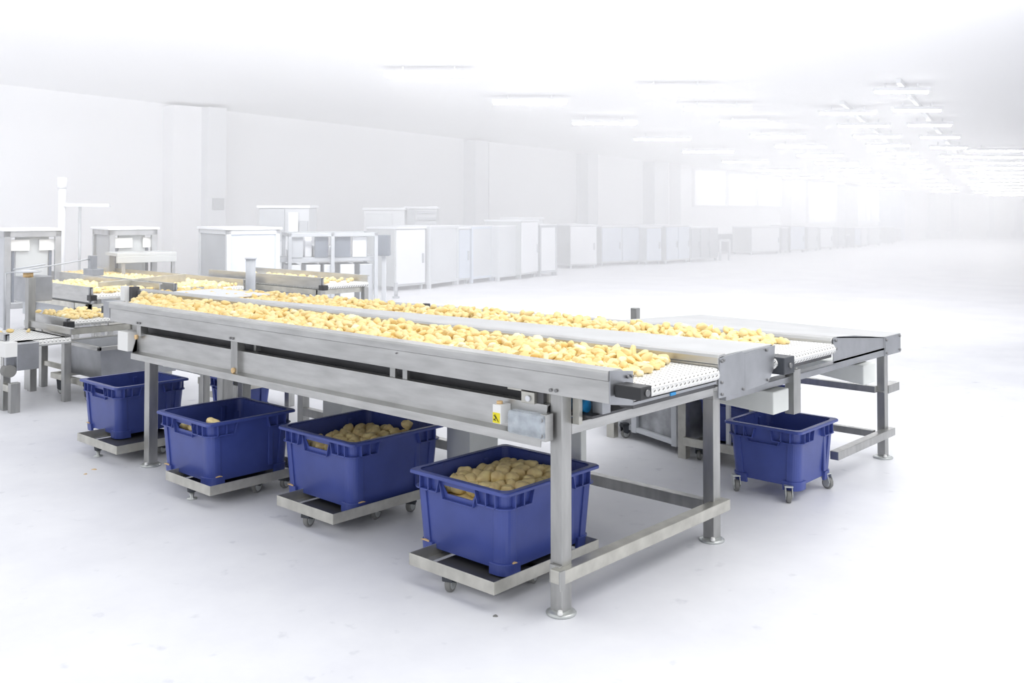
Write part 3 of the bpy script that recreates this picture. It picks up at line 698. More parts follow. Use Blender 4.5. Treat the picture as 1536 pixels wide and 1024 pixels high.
# ------------------------------------------------------------------ cart, crates and tub seen below the far belt
t = thing('rolling_cart', 'steel frame cart with castors under the far belt, holding a blue crate', 'cart', (0, 0, 0))
g0 = Vector((-.89, 2.26, 0)); 
bm = NB(); box(bm, g0.x-.028, g0.x+.028, g0.y-.03, g0.y+.02, 0.0, .50); build('leg', bm, 'steel_warm', t, .002)
for a in ((g0.x, g0.x+.49, g0.y-.02, g0.y+.0, .49, .535), (g0.x+.02, g0.x+.49, g0.y-.05, g0.y-.03, .085, .135)):
    bm = NB(); box(bm, *a); build('beam', bm, 'steel_warm', t, .002)
bm = NB(); box(bm, g0.x+.02, g0.x+.54, g0.y, g0.y+.5, .085, .10); build('tray', bm, 'steel_warm', t, .002)
bm = NB(); box(bm, g0.x+.30, g0.x+.325, g0.y-.03, g0.y-.01, .13, .49); build('upright', bm, 'cab_white', t, .002)
bm = NB(); box(bm, g0.x+.45, g0.x+.49, g0.y-.03, g0.y+.01, .0, .49); build('leg', bm, 'steel_warm', t, .002)
for x in (.09, .36): castor(t, g0.x+x, g0.y+.02, .088, .028, 2.0)
crate('blue crate on the steel cart behind the right middle leg', (g0.x+.28, g0.y+.27, .10), 0, .235, .24, .32)
t = thing('grey_tub', 'scuffed grey rolling tub standing behind the table, seen under the far belt', 'tub', (0, 0, 0))
a_ = pz(1016, 668, .05); b_ = pz(934, 640, .05); d_ = (b_-a_).normalized(); n_ = Vector((-d_.y, d_.x, 0)); n_ = n_ if n_.y > 0 else -n_
bm = NB(); A_ = [a_-n_*.0, b_+d_*.25, b_+d_*.25+n_*.5, a_+n_*.5]
vb = [bm.verts.new((p.x, p.y, .06)) for p in A_]; vt = [bm.verts.new((p.x, p.y, .50)) for p in A_]
for i in range(4): bm.faces.new([vb[i], vb[(i+1) % 4], vt[(i+1) % 4], vt[i]])
bm.faces.new(vb[::-1]); o = build('body', bm, 'scuffed', t); s_ = o.modifiers.new('solid', 'SOLIDIFY'); s_.thickness = .02
bm = NB(); bar(bm, a_+Vector((0, 0, .02))-n_*.015, b_+d_*.25-n_*.015+Vector((0, 0, .02)), .03, .03); build('skid', bm, 'cab_light', t, .003)
for q in (a_, a_+d_*.42): 
    bm = NB(); box(bm, q.x-.02, q.x+.02, q.y-.04, q.y-.005, .05, .50); build('stiffener', bm, 'cab_light', t, .003)
for q in (a_+n_*.1+d_*.1, b_+n_*.1+d_*.1, a_+n_*.42+d_*.1, b_+n_*.42+d_*.1): castor(t, q.x, q.y, .06, .022, 1.0)
g1 = pz(918, 655, 0); t = thing('grey_post', 'short pale steel post with a castor left of the scuffed grey tub', 'post', (0, 0, 0))
bm = NB(); box(bm, g1.x-.03, g1.x+.03, g1.y-.02, g1.y+.03, .0, .60); build('post', bm, 'steel_warm', t, .002)
castor(t, g1.x+.08, g1.y+.03, .10, .03, 1.2)
crate('blue crate on the floor far under the table, seen between the legs', (-4.14, 1.25, 0), 0, .17, .20, .26)

# ------------------------------------------------------------------ smaller conveyors and machines at the left
def mini(label, corner, length, width, ztop, rail_h=.11, rz=0.0, legs=((-.15,), (-1.3,)), leg_m='steel_leg', name='conveyor', frame_drop=.22, fill=.7, side=True, zfoot=0.0, beltdrop=.07):
    """corner: near right corner on the ground; the conveyor runs from it towards -x"""
    t = thing(name, label, 'conveyor', (corner[0], corner[1], 0), rz)
    z = ztop
    if side:
        for y in (0, width-.02):
            bm = NB(); prism(bm, [(y, z-rail_h), (y, z), (y+.03, z), (y+.03, z-.01), (y+.012, z-.012), (y+.012, z-rail_h)], 0, -length, 0); build('side_rail', bm, 'steel', t, .002)
    T = Matrix.Identity(4); bm = NB(); r = .022; x1 = .02; x0 = -length; zb = z-beltdrop; prof = []
    for i in range(7): a = -math.pi/2+math.pi*i/6; prof.append((x1-r+r*math.cos(a), zb-r+r*math.sin(a)))
    for i in range(7): a = math.pi/2+math.pi*i/6; prof.append((x0+r+r*math.cos(a), zb-r+r*math.sin(a)))
    A_ = [bm.verts.new((p[0], .02, p[1])) for p in prof]; B_ = [bm.verts.new((p[0], width-.02, p[1])) for p in prof]; bm.faces.new(A_); bm.faces.new(B_[::-1]); n = len(A_)
    for i in range(n): bm.faces.new([A_[i], A_[(i+1) % n], B_[(i+1) % n], B_[i]])
    build('belt', bm, 'belt', t)
    bm = NB(); box(bm, -.02, .06, -.02, .04, zb-.05, zb); build('bearing_block', bm, 'black', t, .003)
    bm = NB(); box(bm, -.01, 0, -.01, .03, z-rail_h, z); build('end_plate', bm, 'steel_plate', t, .001)
    zf = z-rail_h-frame_drop
    for y in (.0, width-.05):
        bm = NB(); box(bm, -length+.05, -.04, y, y+.04, z-rail_h-.07, z-rail_h-.02); build('beam', bm, 'steel_warm', t, .002)
    bm = NB(); box(bm, -.09, -.04, .0, width, z-rail_h-.07, z-rail_h-.02); build('beam', bm, 'steel_warm', t, .002)
    bm = NB(); box(bm, -length+.1, -.1, .045, .055, zf, z-rail_h); build('inner_panel', bm, 'cab_grey', t)
    for (x,) in legs:
        for y in (.02, width-.03):
            bm = NB(); box(bm, x-.028, x+.028, y-.025, y+.03, zfoot, z-rail_h-.02); build('leg', bm, leg_m, t, .003)
    x_ = [x for (x,) in legs]
    bm = NB(); box(bm, min(x_), max(x_),   .01, .035, min(.20, ztop*.3), min(.25, ztop*.3+.04)); build('beam', bm, 'steel_warm', t, .002)
    R_ = Matrix.Translation((corner[0], corner[1], 0)) @ Matrix.Rotation(rz, 4, 'Z')
    if fill:
        st = .05
        for i in range(int(length/st)):
            for j in range(int((width-.08)/st)):
                if rnd.random() < fill: REST.append((R_ @ Vector((-(i+.5)*st-.04, .06+(j+.5)*st, zb+.016)), (rnd.uniform(-.3, .3), rnd.uniform(-.3, .3), rnd.uniform(0, 6)), rnd.uniform(.9, 1.2)))
    return t
c1 = pz(135, 431, .78)
mini('smaller steel conveyor left of the trim table, its belt end above the lower one', (c1.x, c1.y), 1.75, .70, .78, .14, 0, ((-.35,), (-1.35,)), fill=.55)
a_ = pz(148, 424, .78); b_ = pz(278, 411, .80); bm = NB(); bar(bm, a_-Vector((0, 0, .05)), b_-Vector((0, 0, .05)), .02, .11); T = thing('guide_rail', 'wide steel guide rail crossing behind the smaller left conveyor', 'rail'); build('rail', bm, 'steel_warm', T, .003)
for q in (a_, b_):
    bm = NB(); box(bm, q.x-.02, q.x+.02, q.y-.02, q.y+.02, 0, .70); build('leg', bm, 'steel_leg', T, .002)
c2 = pz(262, 425, .76)
mini('long steel conveyor behind the smaller one, yellow potato pieces on it', (c2.x, c2.y), 3.4, .80, .76, .11, 0, ((-.3,), (-2.3,)), fill=.6)
c3 = pz(100, 478, .61)
mini('low white belt conveyor on a steel stand left of the trim table', (c3.x, c3.y), .75, .62, .61, .07, 0, ((-.05,), (-.5,)), fill=.45, frame_drop=.02, beltdrop=.02)
c5_ = pz(356, 568, .27)
mini('very low white belt seen between the table legs behind the middle bay crate', (c5_.x, c5_.y), .6, .5, .29, .05, 0, ((-.03,), (-.5,)), fill=.3, frame_drop=.02, beltdrop=.015)
c4 = pz(482, 420, .80)
mini('grey conveyor behind the far end of the trim table rail', (c4.x, c4.y), 2.1, .6, .82, .10, 0, ((-.03,), (-1.6,)), fill=.25)
mini('low white belt machine at the left edge of the picture', (-5.36, .02), .9, .5, .57, .05, 0, ((-.05,), (-.7,)), fill=.03, frame_drop=.1)
# dark tall post with a disc on top
def machine(name, label, cat): return thing(name, label, cat)
g = pz(44, 583, 0); t = machine('control_post', 'tall dark steel post with a pale disc on top at the far left', 'post')
bm = NB(); box(bm, g.x-.035, g.x+.035, g.y-.03, g.y+.03, 0, .93); build('post', bm, 'steel_leg', t, .003)
bm = NB(); box(bm, g.x-.30, g.x-.045, g.y-.02, g.y+.2, .72, .93); build('hopper', bm, 'steel_plate', t, .004)
bm = NB(); lathe(bm, [(.04, .93), (.04, .965), (.03, .97)], (g.x-.05, g.y, 0)); build('hub', bm, 'peel_tan', t)
bm = NB(); lathe(bm, [(.10, .97), (.115, .975), (.02, .99)], (g.x-.07, g.y, 0), 28); build('disc', bm, 'cab_white', t)
g = pd(12, 523, 7.25)
t = machine('motor_cabinet', 'white motor box on a grey stand at the left edge', 'machine')
T = Matrix.Translation((g.x, g.y, 0))
bm = NB(); box(bm, -.10, .075, -.05, .04, g.z-.055, g.z+.055, T); build('box', bm, 'white_paint', t, .004)
bm = NB(); box(bm, -.12, .065, .04, .20, .30, .50, T); build('stand', bm, 'steel_plate', t, .004)
bm = NB(); cyl(bm, T @ Vector((-.03, .0, .30)), T @ Vector((.05, .0, .30)), .045); build('motor', bm, 'rubber_grey', t)
bm = NB(); box(bm, -.02, .02, -.02, .05, .30, .41, T); build('bracket', bm, 'steel_plate', t)
bm = NB(); box(bm, .06, .11, -.02, .05, 0, .22, T); build('leg', bm, 'steel_leg', t, .003)
bm = NB(); box(bm, -.40, .06, -.02, .02, .15, .20, T); build('beam', bm, 'steel_warm', t, .003)
bm = NB(); box(bm, -.40, -.35, -.02, .05, 0, .22, T); build('leg', bm, 'steel_leg', t, .003)
# grey tub on a cart
g = pz(120, 575, .12); t = machine('waste_tub', 'grey sheet steel tub on a low wheeled cart left of the trim table', 'tub')
bx = (g.x-.05, g.y-.05)
o_ = Matrix.Translation((bx[0], bx[1], 0))
bm = NB(); pr = [(-.30, .16), (.30, .16), (.30, .50), (-.30, .50)]
vb = [bm.verts.new(o_ @ Vector(p)) for p in ((-.25, .10, .17), (.32, .10, .17), (.32, .72, .17), (-.25, .72, .17))]; vt = [bm.verts.new(o_ @ Vector(p)) for p in ((-.28, .07, .42), (.35, .07, .42), (.35, .75, .42), (-.28, .75, .42))]
bm.faces.new(vb[::-1])
for i in range(4): bm.faces.new([vb[i], vb[(i+1) % 4], vt[(i+1) % 4], vt[i]])
o = build('body', bm, 'steel_plate', t); s_ = o.modifiers.new('solid', 'SOLIDIFY'); s_.thickness = .01
bm = NB()
for a in ((-.30, .37, .05, .075), (-.30, .37, .745, .77)): box(bm, a[0], a[1], a[2], a[3], .405, .435, o_)
box(bm, .345, .37, .05, .77, .405, .435, o_); box(bm, -.30, -.275, .05, .77, .405, .435, o_); build('rim', bm, 'steel', t, .003)
bm = NB(); box(bm, -.34, .30, -.02, .02, .13, .175, o_); box(bm, .26, .30, -.02, .70, .13, .175, o_); box(bm, -.34, -.30, .02, .70, .13, .175, o_); box(bm, -.30, .26, .3, .34, .13, .170, o_); build('frame', bm, 'steel_warm', t, .003)
for x, y in ((.22, .04), (.22, .62), (-.28, .04), (-.28, .62)): castor(t, bx[0]+x, bx[1]+y, .13, .03, .6)
# thin guard rods and a small sensor post
t = machine('guard_rail', 'thin steel rods and a small post above the far left conveyors', 'rail')
a_, b_ = pd(8, 410, 8.6), pd(137, 388, 8.9)
bm = NB(); cyl(bm, a_, b_, .006, n=8); cyl(bm, pd(20, 404, 8.7), pd(68, 396, 8.8), .008, n=8); build('rod', bm, 'cab_light', t)
bm = NB(); q = pd(8, 410, 8.6); cyl(bm, q, (q.x, q.y, 0), .010, n=8); build('upright', bm, 'steel_plate', t)
bm = NB(); q = pd(139, 383, 8.9); box(bm, q.x-.03, q.x+.03, q.y-.03, q.y+.03, .93, q.z); box(bm, q.x-.08, q.x+.12, q.y-.05, q.y+.05, .90, .96); build('sensor_post', bm, 'steel_plate', t, .004)
t = machine('sensor_column', 'pale stubby cylinder standing on the conveyor behind the trim table', 'sensor')
q = pd(376, 411, 9.0); bm = NB(); cyl(bm, (q.x, q.y, .70), (q.x, q.y, 1.04), .045); build('column', bm, 'cab_light', t)
bm = NB(); cyl(bm, (q.x, q.y, 1.04), (q.x, q.y, 1.06), .055); build('cap', bm, 'cab_white', t)
# infeed plate by the far end of the far belt
t = machine('infeed_chute', 'shiny white feed plate dropping pieces on the far belt', 'chute')
q = pz(325, 438, .92); bm = NB(); box(bm, -.45, .25, -.25, .12, .895, .905, Matrix.Translation((q.x, q.y+.15, 0))); build('plate', bm, 'cab_white', t, .002)
bm = NB(); box(bm, .16, .26, -.22, -.1, .75, .90, Matrix.Translation((q.x-.3, q.y+.4, 0))); build('bracket', bm, 'steel_plate', t, .002)
bm = NB(); box(bm, -.02, .06, -.02, .06, .0, .895, Matrix.Translation((q.x-.1, q.y+.1, 0))); build('leg', bm, 'steel_leg', t, .002)

# all remaining peeled pieces are one mass
vs, fs = [], []
for p, r_, s_ in REST:
    V_, F_ = rnd.choice(LOWV); mm = Matrix.Translation(p) @ Matrix.Rotation(r_[2], 4, 'Z') @ Matrix.Rotation(r_[1], 4, 'Y') @ Matrix.Rotation(r_[0], 4, 'X') @ Matrix.Scale(s_, 4)
    b0 = len(vs); vs += [mm @ v for v in V_]; fs += [[b0+i for i in f] for f in F_]
me = bpy.data.meshes.new('potato_pieces'); me.from_pydata(vs, [], fs); me.materials.append(M['potato_peeled'])
for f in me.polygons: f.use_smooth = True
o = bpy.data.objects.new('potato_pieces', me); COL.objects.link(o); tag(o, 'dense carpet of pale yellow peeled potato pieces along the white belts', 'potato pieces', None, 'stuff')

# ------------------------------------------------------------------ cabinets and machines along the long wall
def cab_T(gl, gr):
    d = (gr-gl); ang = math.atan2(d.y, d.x); return Matrix.Translation(gl) @ Matrix.Rotation(ang, 4, 'Z'), d.length
def cabinet(name, label, cat, xl, xr, yl, yr, ytop, mt, doors=1, depth=.6, legs=True, style='doors', trim='cab_grey'):
    gl, gr = pz(xl, yl, 0), pz(xr, yr, 0)
    dl = (gl-CAM).dot(FWD)
    h = pd(xl, ytop, dl).z; T, wd = cab_T(gl, gr)
    t = thing(name, label, cat)
    zf = .07*h if legs else 0.0
    if style == 'doors':
        bm = NB(); box(bm, 0, wd, .03, depth, zf, h, T); build('body', bm, 'cab_mid' if mt != 'cab_dark' else mt, t, .006)
        for i in range(doors):
            a, b = wd*i/doors+.02, wd*(i+1)/doors-.02
            bm = NB(); box(bm, a, b, .0, .03, zf+.04, h-.05, T); d_ = build('door', bm, mt, t, .008)
            bm = NB(); box(bm, b-.09, b-.06, -.03, .0, h*.5-.09, h*.5+.09, T); build('handle', bm, trim, d_, .003)
        bm = NB(); box(bm, -.01, wd+.01, -.01, depth+.01, h-.03, h+.005, T); build('top', bm, 'cab_white', t, .003)
    elif style == 'glass':
        bm = NB(); w_ = .05
        for x in (0, wd-w_):
            for y in (0, depth-w_): box(bm, x, x+w_, y, y+w_, 0, h, T)
        for z in (zf, h-w_):
            box(bm, w_, wd-w_, 0, w_, z, z+w_, T); box(bm, w_, wd-w_, depth-w_, depth, z, z+w_, T); box(bm, 0, w_, w_, depth-w_, z, z+w_, T); box(bm, wd-w_, wd, w_, depth-w_, z, z+w_, T)
        build('frame', bm, trim, t, .004)
        bm = NB(); box(bm, w_, wd-w_, .015, .025, zf+w_, h-w_, T); build('panel', bm, mt, t)
        bm = NB(); box(bm, .012, .02, w_, depth-w_, zf+w_, h-w_, T); build('side_panel', bm, 'cab_light', t)
        bm = NB(); box(bm, wd*.25, wd*.8, .2, depth-.1, zf+w_, h*.35, T); build('base_unit', bm, 'cab_grey', t, .004)
        bm = NB(); box(bm, 0, wd, 0, depth, h, h+.02, T); build('top', bm, 'cab_white', t)
    if legs:
        for x in (.03, wd-.09):
            for y in (.05, depth-.10):
                bm = NB(); box(bm, x, x+.05, y, y+.05, 0, zf+.005, T); build('foot', bm, trim, t)
    return t, T, wd, h
cabinet('tall_cabinet', 'white cabinet with a pale top band, first of the cabinet row', 'cabinet', 594, 639, 437, 433, 341, 'cab_white', 1, .8)
cabinet('glass_booth', 'pale framed glass cabinet second in the long cabinet row', 'cabinet', 645, 688, 433, 427, 340, 'cab_light', 1, .9, style='glass', trim='cab_light')
cabinet('tall_cabinet', 'grey blue narrow cabinet between two glass framed cabinets', 'cabinet', 688, 706, 427, 425, 341, 'cab_blue', 1, .8)
cabinet('glass_booth', 'framed glass cabinet third from the left of the cabinet row', 'cabinet', 708, 742, 425, 421, 340, 'cab_light', 1, .9, style='glass', trim='cab_blue')
cabinet('glass_booth', 'framed glass cabinet beside the tall plain white cabinet', 'cabinet', 748, 781, 422, 418, 340, 'cab_light', 1, .9, style='glass', trim='cab_light')
cabinet('tall_cabinet', 'plain white cabinet slightly taller than its neighbours', 'cabinet', 783, 808, 419, 415, 330, 'cab_white', 1, .9)
cabinet('glass_booth', 'white panel in a dark frame ending the nearer cabinet row', 'cabinet', 810, 836, 415, 413, 338, 'cab_white', 1, .8, style='glass', trim='cab_grey')
cabinet('pale_booth', 'wide very pale cabinet standing in the gap of the row', 'cabinet', 855, 896, 403, 402, 337, 'cab_white', 1, 1.2)
cabinet('double_cabinet', 'wide bluish grey cabinet with two doors in the far row', 'cabinet', 903, 963, 399, 396, 339, 'cab_blue', 2, 1.2)
cabinet('tall_cabinet', 'single bluish cabinet right of the double door one', 'cabinet', 970, 993, 397, 396, 340, 'cab_blue', 1, 1.2)
cabinet('tall_cabinet', 'grey cabinet of two bays in the middle of the far row', 'cabinet', 1000, 1035, 396, 393, 338, 'cab_blue', 2, 1.3)
cabinet('tall_cabinet', 'darker grey cabinet with three bays and a bright top', 'cabinet', 1037, 1078, 393, 390, 341, 'cab_grey', 3, 1.3)
t_, T, wd, h = cabinet('control_desk', 'low dark grey machine behind a thin white rail', 'machine', 1082, 1124, 380, 379, 350, 'cab_dark', 2, .8)
cabinet('pale_booth', 'broad plain white box right of the low dark machine', 'cabinet', 1128, 1170, 382, 380, 340, 'cab_white', 1, .8)
for i, (xl, xr, yb, yt, m_, lab) in enumerate(((1173, 1183, 379, 341, 'cab_grey', 'narrow grey cabinet right of the broad white box'), (1186, 1208, 378, 338, 'cab_blue', 'pale blue cabinet in the distant part of the row'),
        (1212, 1228, 376, 340, 'cab_light', 'pale cabinet before the distant windows'), (1231, 1250, 374, 341, 'cab_white', 'far white cabinet left of the small framed ones'), (1258, 1269, 372, 340, 'cab_grey', 'small distant grey cabinet under the windows'),
        (1271, 1281, 371, 352, 'cab_grey', 'low distant grey cabinet under the windows'), (1283, 1292, 371, 341, 'cab_blue', 'distant bluish cabinet left of a white one'), (1293, 1302, 370, 342, 'cab_white', 'distant white cabinet near the row end'),
        (1304, 1322, 368, 341, 'cab_light', 'distant pale cabinet before the dark blue pillar'), (1334, 1342, 366, 340, 'cab_grey', 'distant grey cabinet just past the pillar'), (1344, 1352, 363, 342, 'cab_grey', 'last grey cabinet where the row meets the far wall'))):
    cabinet('tall_cabinet', lab, 'cabinet', xl, xr, yb+.6, yb, yt, m_, 1, 1.0)
# thin white rail in front of the dark machine
t = thing('floor_rail', 'thin white tube rail standing before the low dark machine', 'rail'); gl = pz(1080, 391, 0); gr = pz(1094, 390, 0); h = pd(1080, 361, (gl-CAM).dot(FWD)).z
bm = NB(); cyl(bm, gl, gl+Vector((0, 0, h)), .04); build('post', bm, 'cab_light', t); bm = NB(); cyl(bm, gr, gr+Vector((0, 0, h)), .04); build('post', bm, 'cab_light', t)
bm = NB(); cyl(bm, gl+Vector((0, 0, h)), gr+Vector((0, 0, h)), .04); build('handrail', bm, 'cab_light', t)

# left machines: framed steel washers, glass box, work bench with monitors
def washer(label, xl, xr, ytop, depth_m, signs, table=False, side='l'):
    L_ = pd(xl, 400, depth_m); R_ = pd(xr, 400, depth_m+.35); gl, gr = Vector((L_.x, L_.y, 0)), Vector((R_.x, R_.y, 0)); h = pd(xl, ytop, depth_m).z; T, wd = cab_T(gl, gr)
    t = thing('steel_washer', label, 'machine')
    bm = NB(); w_ = .07
    for x in (0, wd-w_):
        for y in (0, .8): box(bm, x, x+w_, y, y+w_, 0, h, T)
    box(bm, 0, wd, 0, w_, h-w_, h, T); box(bm, 0, wd, .8, .87, h-w_, h, T); box(bm, 0, w_, w_, .8, h-w_, h, T); box(bm, wd-w_, wd, w_, .8, h-w_, h, T); box(bm, w_, wd-w_, 0, w_, .35, .42, T)
    build('frame', bm, 'steel_plate', t, .005)
    bm = NB(); box(bm, w_+.06, wd-w_-.06, .10, .14, .42, h-w_, T); build('panel', bm, 'cab_mid', t, .004)
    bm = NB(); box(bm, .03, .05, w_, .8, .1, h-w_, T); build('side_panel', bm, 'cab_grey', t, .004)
    bm = NB(); box(bm, w_+.02, w_+.05, .09, .13, .42, h-.15, T); build('seal', bm, 'cab_dark', t); bm = NB(); box(bm, wd-w_-.05, wd-w_-.02, .09, .13, .42, h-.15, T); build('seal', bm, 'cab_dark', t)
    bm = NB(); box(bm, -.02, wd+.02, -.02, .9, h, h+.03, T); build('top', bm, 'cab_white', t, .004)
    for a, b in signs:
        bm = NB(); box(bm, wd*a, wd*b, .06, .09, h-.23, h-.10, T); build('sign_plate', bm, 'white_paint', t, .003)
    if table:
        bm = NB(); box(bm, -.05, wd*1.12, -.55, -.0, .93, .97, T); box(bm, -.05, wd*1.12, -.55, -.50, .85, .93, T); build('shelf', bm, 'cab_mid', t, .004)
        for x in (.02, wd*1.05):
            bm = NB(); box(bm, x, x+.04, -.5, -.46, 0, .93, T); build('leg', bm, 'steel_plate', t)
washer('steel framed machine with two white plates at the far left', 6, 92, 347, 11.2, ((.08, .45), (.62, .95)))
washer('steel framed machine with a shelf on its front, second from the left', 164, 236, 345, 12.2, ((.08, .50), (.72, .98)), True)
def gbox(label, xl, xr, ytop, dm, depth):
    L_ = pd(xl, 400, dm); R_ = pd(xr, 400, dm+.4); T, wd = cab_T(Vector((L_.x, L_.y, 0)), Vector((R_.x, R_.y, 0))); h = pd(xl, ytop, dm).z
    t = thing('inspection_cabin', label, 'cabin'); bm = NB(); w_ = .06
    for x in (0, wd-w_):
        for y in (0, depth-w_): box(bm, x, x+w_, y, y+w_, 0, h, T)
    box(bm, 0, wd, 0, w_, h-w_, h, T); box(bm, 0, w_, 0, depth, h-w_, h, T); box(bm, wd-w_, wd, 0, depth, h-w_, h, T); box(bm, 0, wd, depth-w_, depth, h-w_, h, T)
    box(bm, 0, wd, 0, w_, .1, .16, T); build('frame', bm, 'cab_light', t, .005)
    bm = NB(); box(bm, w_, wd-w_, .02, .04, .16, h-w_, T); build('panel', bm, 'cab_blue', t)
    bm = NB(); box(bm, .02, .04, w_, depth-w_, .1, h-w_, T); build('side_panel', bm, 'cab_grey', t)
    bm = NB(); box(bm, -.02, wd+.02, -.02, depth+.02, h, h+.03, T); build('roof', bm, 'cab_white', t)
gbox('tall pale blue panelled cabin behind the trim table', 340, 420, 345, 12.4, 1.2)
# bench line with hanging screens
t = thing('inspection_bench', 'long framed inspection bench with dark hanging screens behind the trim table', 'bench')
L_ = pd(432, 400, 13.2); R_ = pd(567, 400, 13.6); T, wd = cab_T(Vector((L_.x, L_.y, 0)), Vector((R_.x, R_.y, 0))); h = pd(500, 349, 13.4).z
bm = NB()
for x in (0, wd*.47, wd-.05): box(bm, x, x+.05, 0, .05, 0, h, T)
box(bm, 0, wd, 0, .05, h-.05, h, T); box(bm, 0, wd, .8, .85, h-.05, h, T)
for x in (0, wd-.05): box(bm, x, x+.05, .8, .85, 0, h, T); box(bm, x, x+.05, .05, .8, h-.05, h, T)
build('frame', bm, 'cab_grey', t, .004)
for a, b, m_ in ((.02, .17, 'cab_grey'), (.30, .45, 'cab_dark'), (.49, .70, 'cab_dark'), (.72, .88, 'cab_light')):
    bm = NB(); box(bm, wd*a, wd*b, .08, .14, h-.34, h-.06, T); build('screen', bm, m_, t, .004)
bm = NB(); box(bm, -.1, wd, .1, .7, .78, .84, T); build('worktop', bm, 'cab_grey', t, .004)
for a, b in ((.0, .14), (.20, .36), (.40, .52), (.58, .74), (.80, .95)):
    bm = NB(); box(bm, wd*a, wd*b, .05, .6, .12, .74, T); build('bin', bm, 'cab_light' if a < .7 else 'cab_grey', t, .01)
for a, b, hh in ((.02, .14, .94), (.20, .28, 1.12), (.30, .42, 1.0), (.50, .62, .98)):
    bm = NB(); box(bm, wd*a, wd*b, .2, .5, .84, hh, T); build('bench_unit', bm, 'cab_white', t, .01)
bm = NB(); box(bm, wd*.0, wd*1.1, -.1, .0, .0, .06, T); build('base_rail', bm, 'cab_grey', t)
t = thing('hanging_screen', 'small dark panel hung right of the inspection bench frame', 'panel')
q = pd(574, 368, 14.0); bm = NB(); box(bm, -.10, .10, 0, .12, q.z-.15, q.z+.15, Matrix.Translation((q.x, q.y, 0)) @ Matrix.Rotation(RC, 4, 'Z')); build('screen', bm, 'cab_dark', t, .006)
bm = NB(); box(bm, -.03, .03, .12, .18, 0, q.z+.1, Matrix.Translation((q.x, q.y, 0)) @ Matrix.Rotation(RC, 4, 'Z')); build('stand', bm, 'cab_light', t, .004)
# short bollard
t = pz(594, 447, 0); bm = NB(); cyl(bm, t, t+Vector((0, 0, .26)), .03); cyl(bm, t, t+Vector((0, 0, .03)), .06); tag(build('bollard', bm, 'cab_grey'), 'short grey bollard standing before the first white cabinet', 'bollard')
# taller machines behind the row
def back(name, label, xl, xr, ytop, dm, m_, parts=()):
    L_ = pd(xl, 400, dm); R_ = pd(xr, 400, dm); T, wd = cab_T(Vector((L_.x, L_.y, 0)), Vector((R_.x, R_.y, 0))); h = pd(xl, ytop, dm).z
    t = thing(name, label, 'machine'); bm = NB(); box(bm, 0, wd, 0, .7, 0, h, T); build('body', bm, m_, t, .01)
    for a, b, z0, z1, mm in parts:
        bm = NB(); box(bm, wd*a, wd*b, -.06, 0, h*z0, h*z1, T); build('panel', bm, mm, t, .004)
    bm = NB(); box(bm, -.03, wd+.03, -.05, .75, h, h+.05, T); build('top', bm, 'cab_white', t, .004)
back('tall_unit', 'dim tall grey unit behind the pale blue cabin', 388, 463, 312, 17.5, 'cab_light', ((.02, .52, .62, .99, 'cab_grey'), (.60, .80, .7, .95, 'cab_white'), (.82, .99, .6, .85, 'cab_grey')))
back('tall_unit', 'tall pale machine behind the first white cabinets', 546, 606, 315, 20.5, 'cab_white', ((.05, .7, .6, .95, 'cab_light'),))
back('rack_unit', 'tall louvred rack behind the framed glass cabinets', 608, 655, 313, 20.8, 'cab_light', ((.05, .3, .62, .98, 'cab_grey'), (.38, .98, .93, .97, 'cab_grey'), (.38, .98, .84, .88, 'cab_grey'), (.38, .98, .75, .79, 'cab_grey'), (.38, .98, .67, .70, 'cab_grey')))
back('tall_unit', 'pale flat machine behind the tall plain white cabinet', 752, 815, 329, 23, 'cab_light', ((.1, .6, .85, .98, 'cab_grey'),))
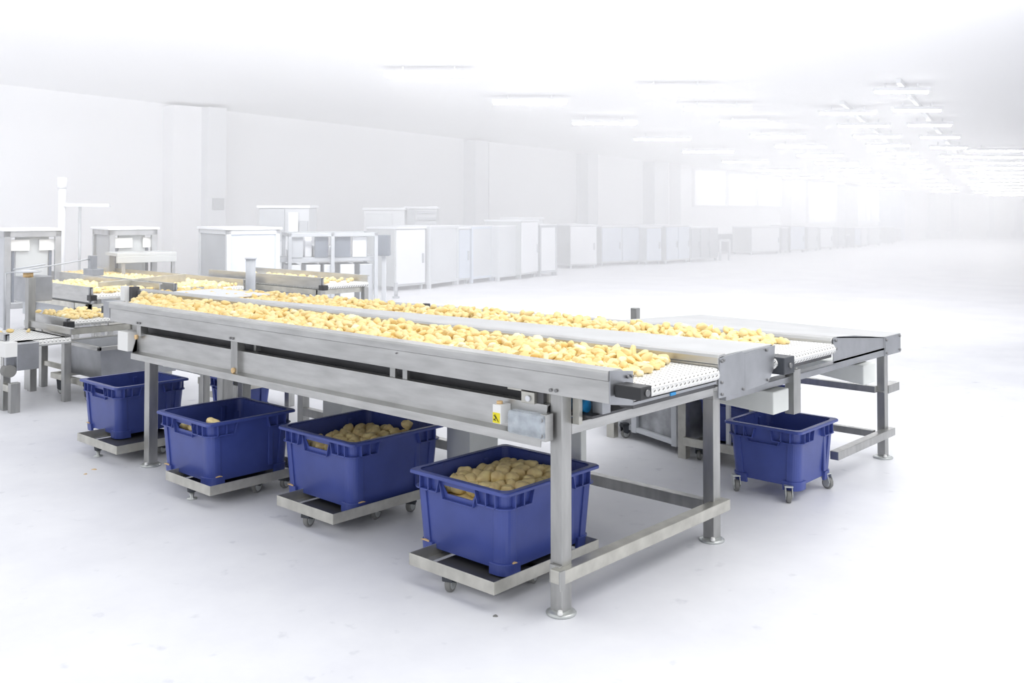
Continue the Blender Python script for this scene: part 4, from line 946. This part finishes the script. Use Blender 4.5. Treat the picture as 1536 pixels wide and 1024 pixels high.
# hoist post with arm at the left
t = thing('jib_crane', 'slim white post with a horizontal arm behind the left machines', 'crane')
q = pd(92, 400, 14.0); z1 = pd(92, 268, 14.0).z; bm = NB(); cyl(bm, (q.x, q.y, 0), (q.x, q.y, z1), .05); cyl(bm, (q.x, q.y, z1-.14), (q.x, q.y, z1+.02), .065); build('post', bm, 'cab_white', t)
a_, b_ = pd(97, 307, 14.0), pd(165, 308, 14.0); bm = NB(); bar(bm, a_, b_, .06, .05); build('arm', bm, 'cab_light', t)
a_ = pd(120, 308, 14.0); bm = NB(); cyl(bm, a_, (a_.x, a_.y, 0), .02); build('upright', bm, 'cab_grey', t)
# small wall boxes
def wbox(px, py, s, label):
    tt = wall_t(px); p = wl(tt, -.0); q = hall(p.x, p.y)+NRM*.75; 
    z = pd(px, py, p.y-.4).z; bm = NB(); T = Matrix.Translation(q) @ Matrix.Rotation(math.atan2(WD.x*RGT.y+WD.y*HF.y, WD.x*RGT.x+WD.y*HF.x), 4, 'Z')
    box(bm, -s, s, -.10, .10, z-s, z+s, T); cyl(bm, T @ Vector((0, 0, z+s)), T @ Vector((0, 0, z+s+.12)), .04); tag(build('wall_box', bm, 'cab_grey'), label, 'alarm box')
wbox(301, 306, .13, 'small grey box with a knob high on the bright wall pillar')

# ------------------------------------------------------------------ scatter volume added to fade the deep part of the hall to white
hm = bpy.data.materials.new('haze'); hm.use_nodes = True; nt = hm.node_tree; nt.nodes.remove(nt.nodes['Principled BSDF'])
vs_ = nt.nodes.new('ShaderNodeVolumeScatter'); vs_.inputs['Color'].default_value = (.985, .99, 1, 1); vs_.inputs['Density'].default_value = .055; vs_.inputs['Anisotropy'].default_value = .0
nt.links.new(vs_.outputs[0], nt.nodes['Material Output'].inputs['Volume']); M['haze'] = hm
bm = NB(); c = [hall(-29, 9.0), hall(51, 9.0), hall(51, 50.8), hall(-29, 50.8)]
vb = [bm.verts.new(p+Vector((0, 0, .004))) for p in c]; vt = [bm.verts.new(p+Vector((0, 0, z))) for p, z in zip(c, (4.3, 4.3, 2.2, 2.2))]
bm.faces.new(vb[::-1]); bm.faces.new(vt)
for i in range(4): bm.faces.new([vb[i], vb[(i+1) % 4], vt[(i+1) % 4], vt[i]])
o = build('haze', bm, 'haze'); tag(o, 'added white haze volume fading the deep end of the hall', 'haze', None, 'stuff')
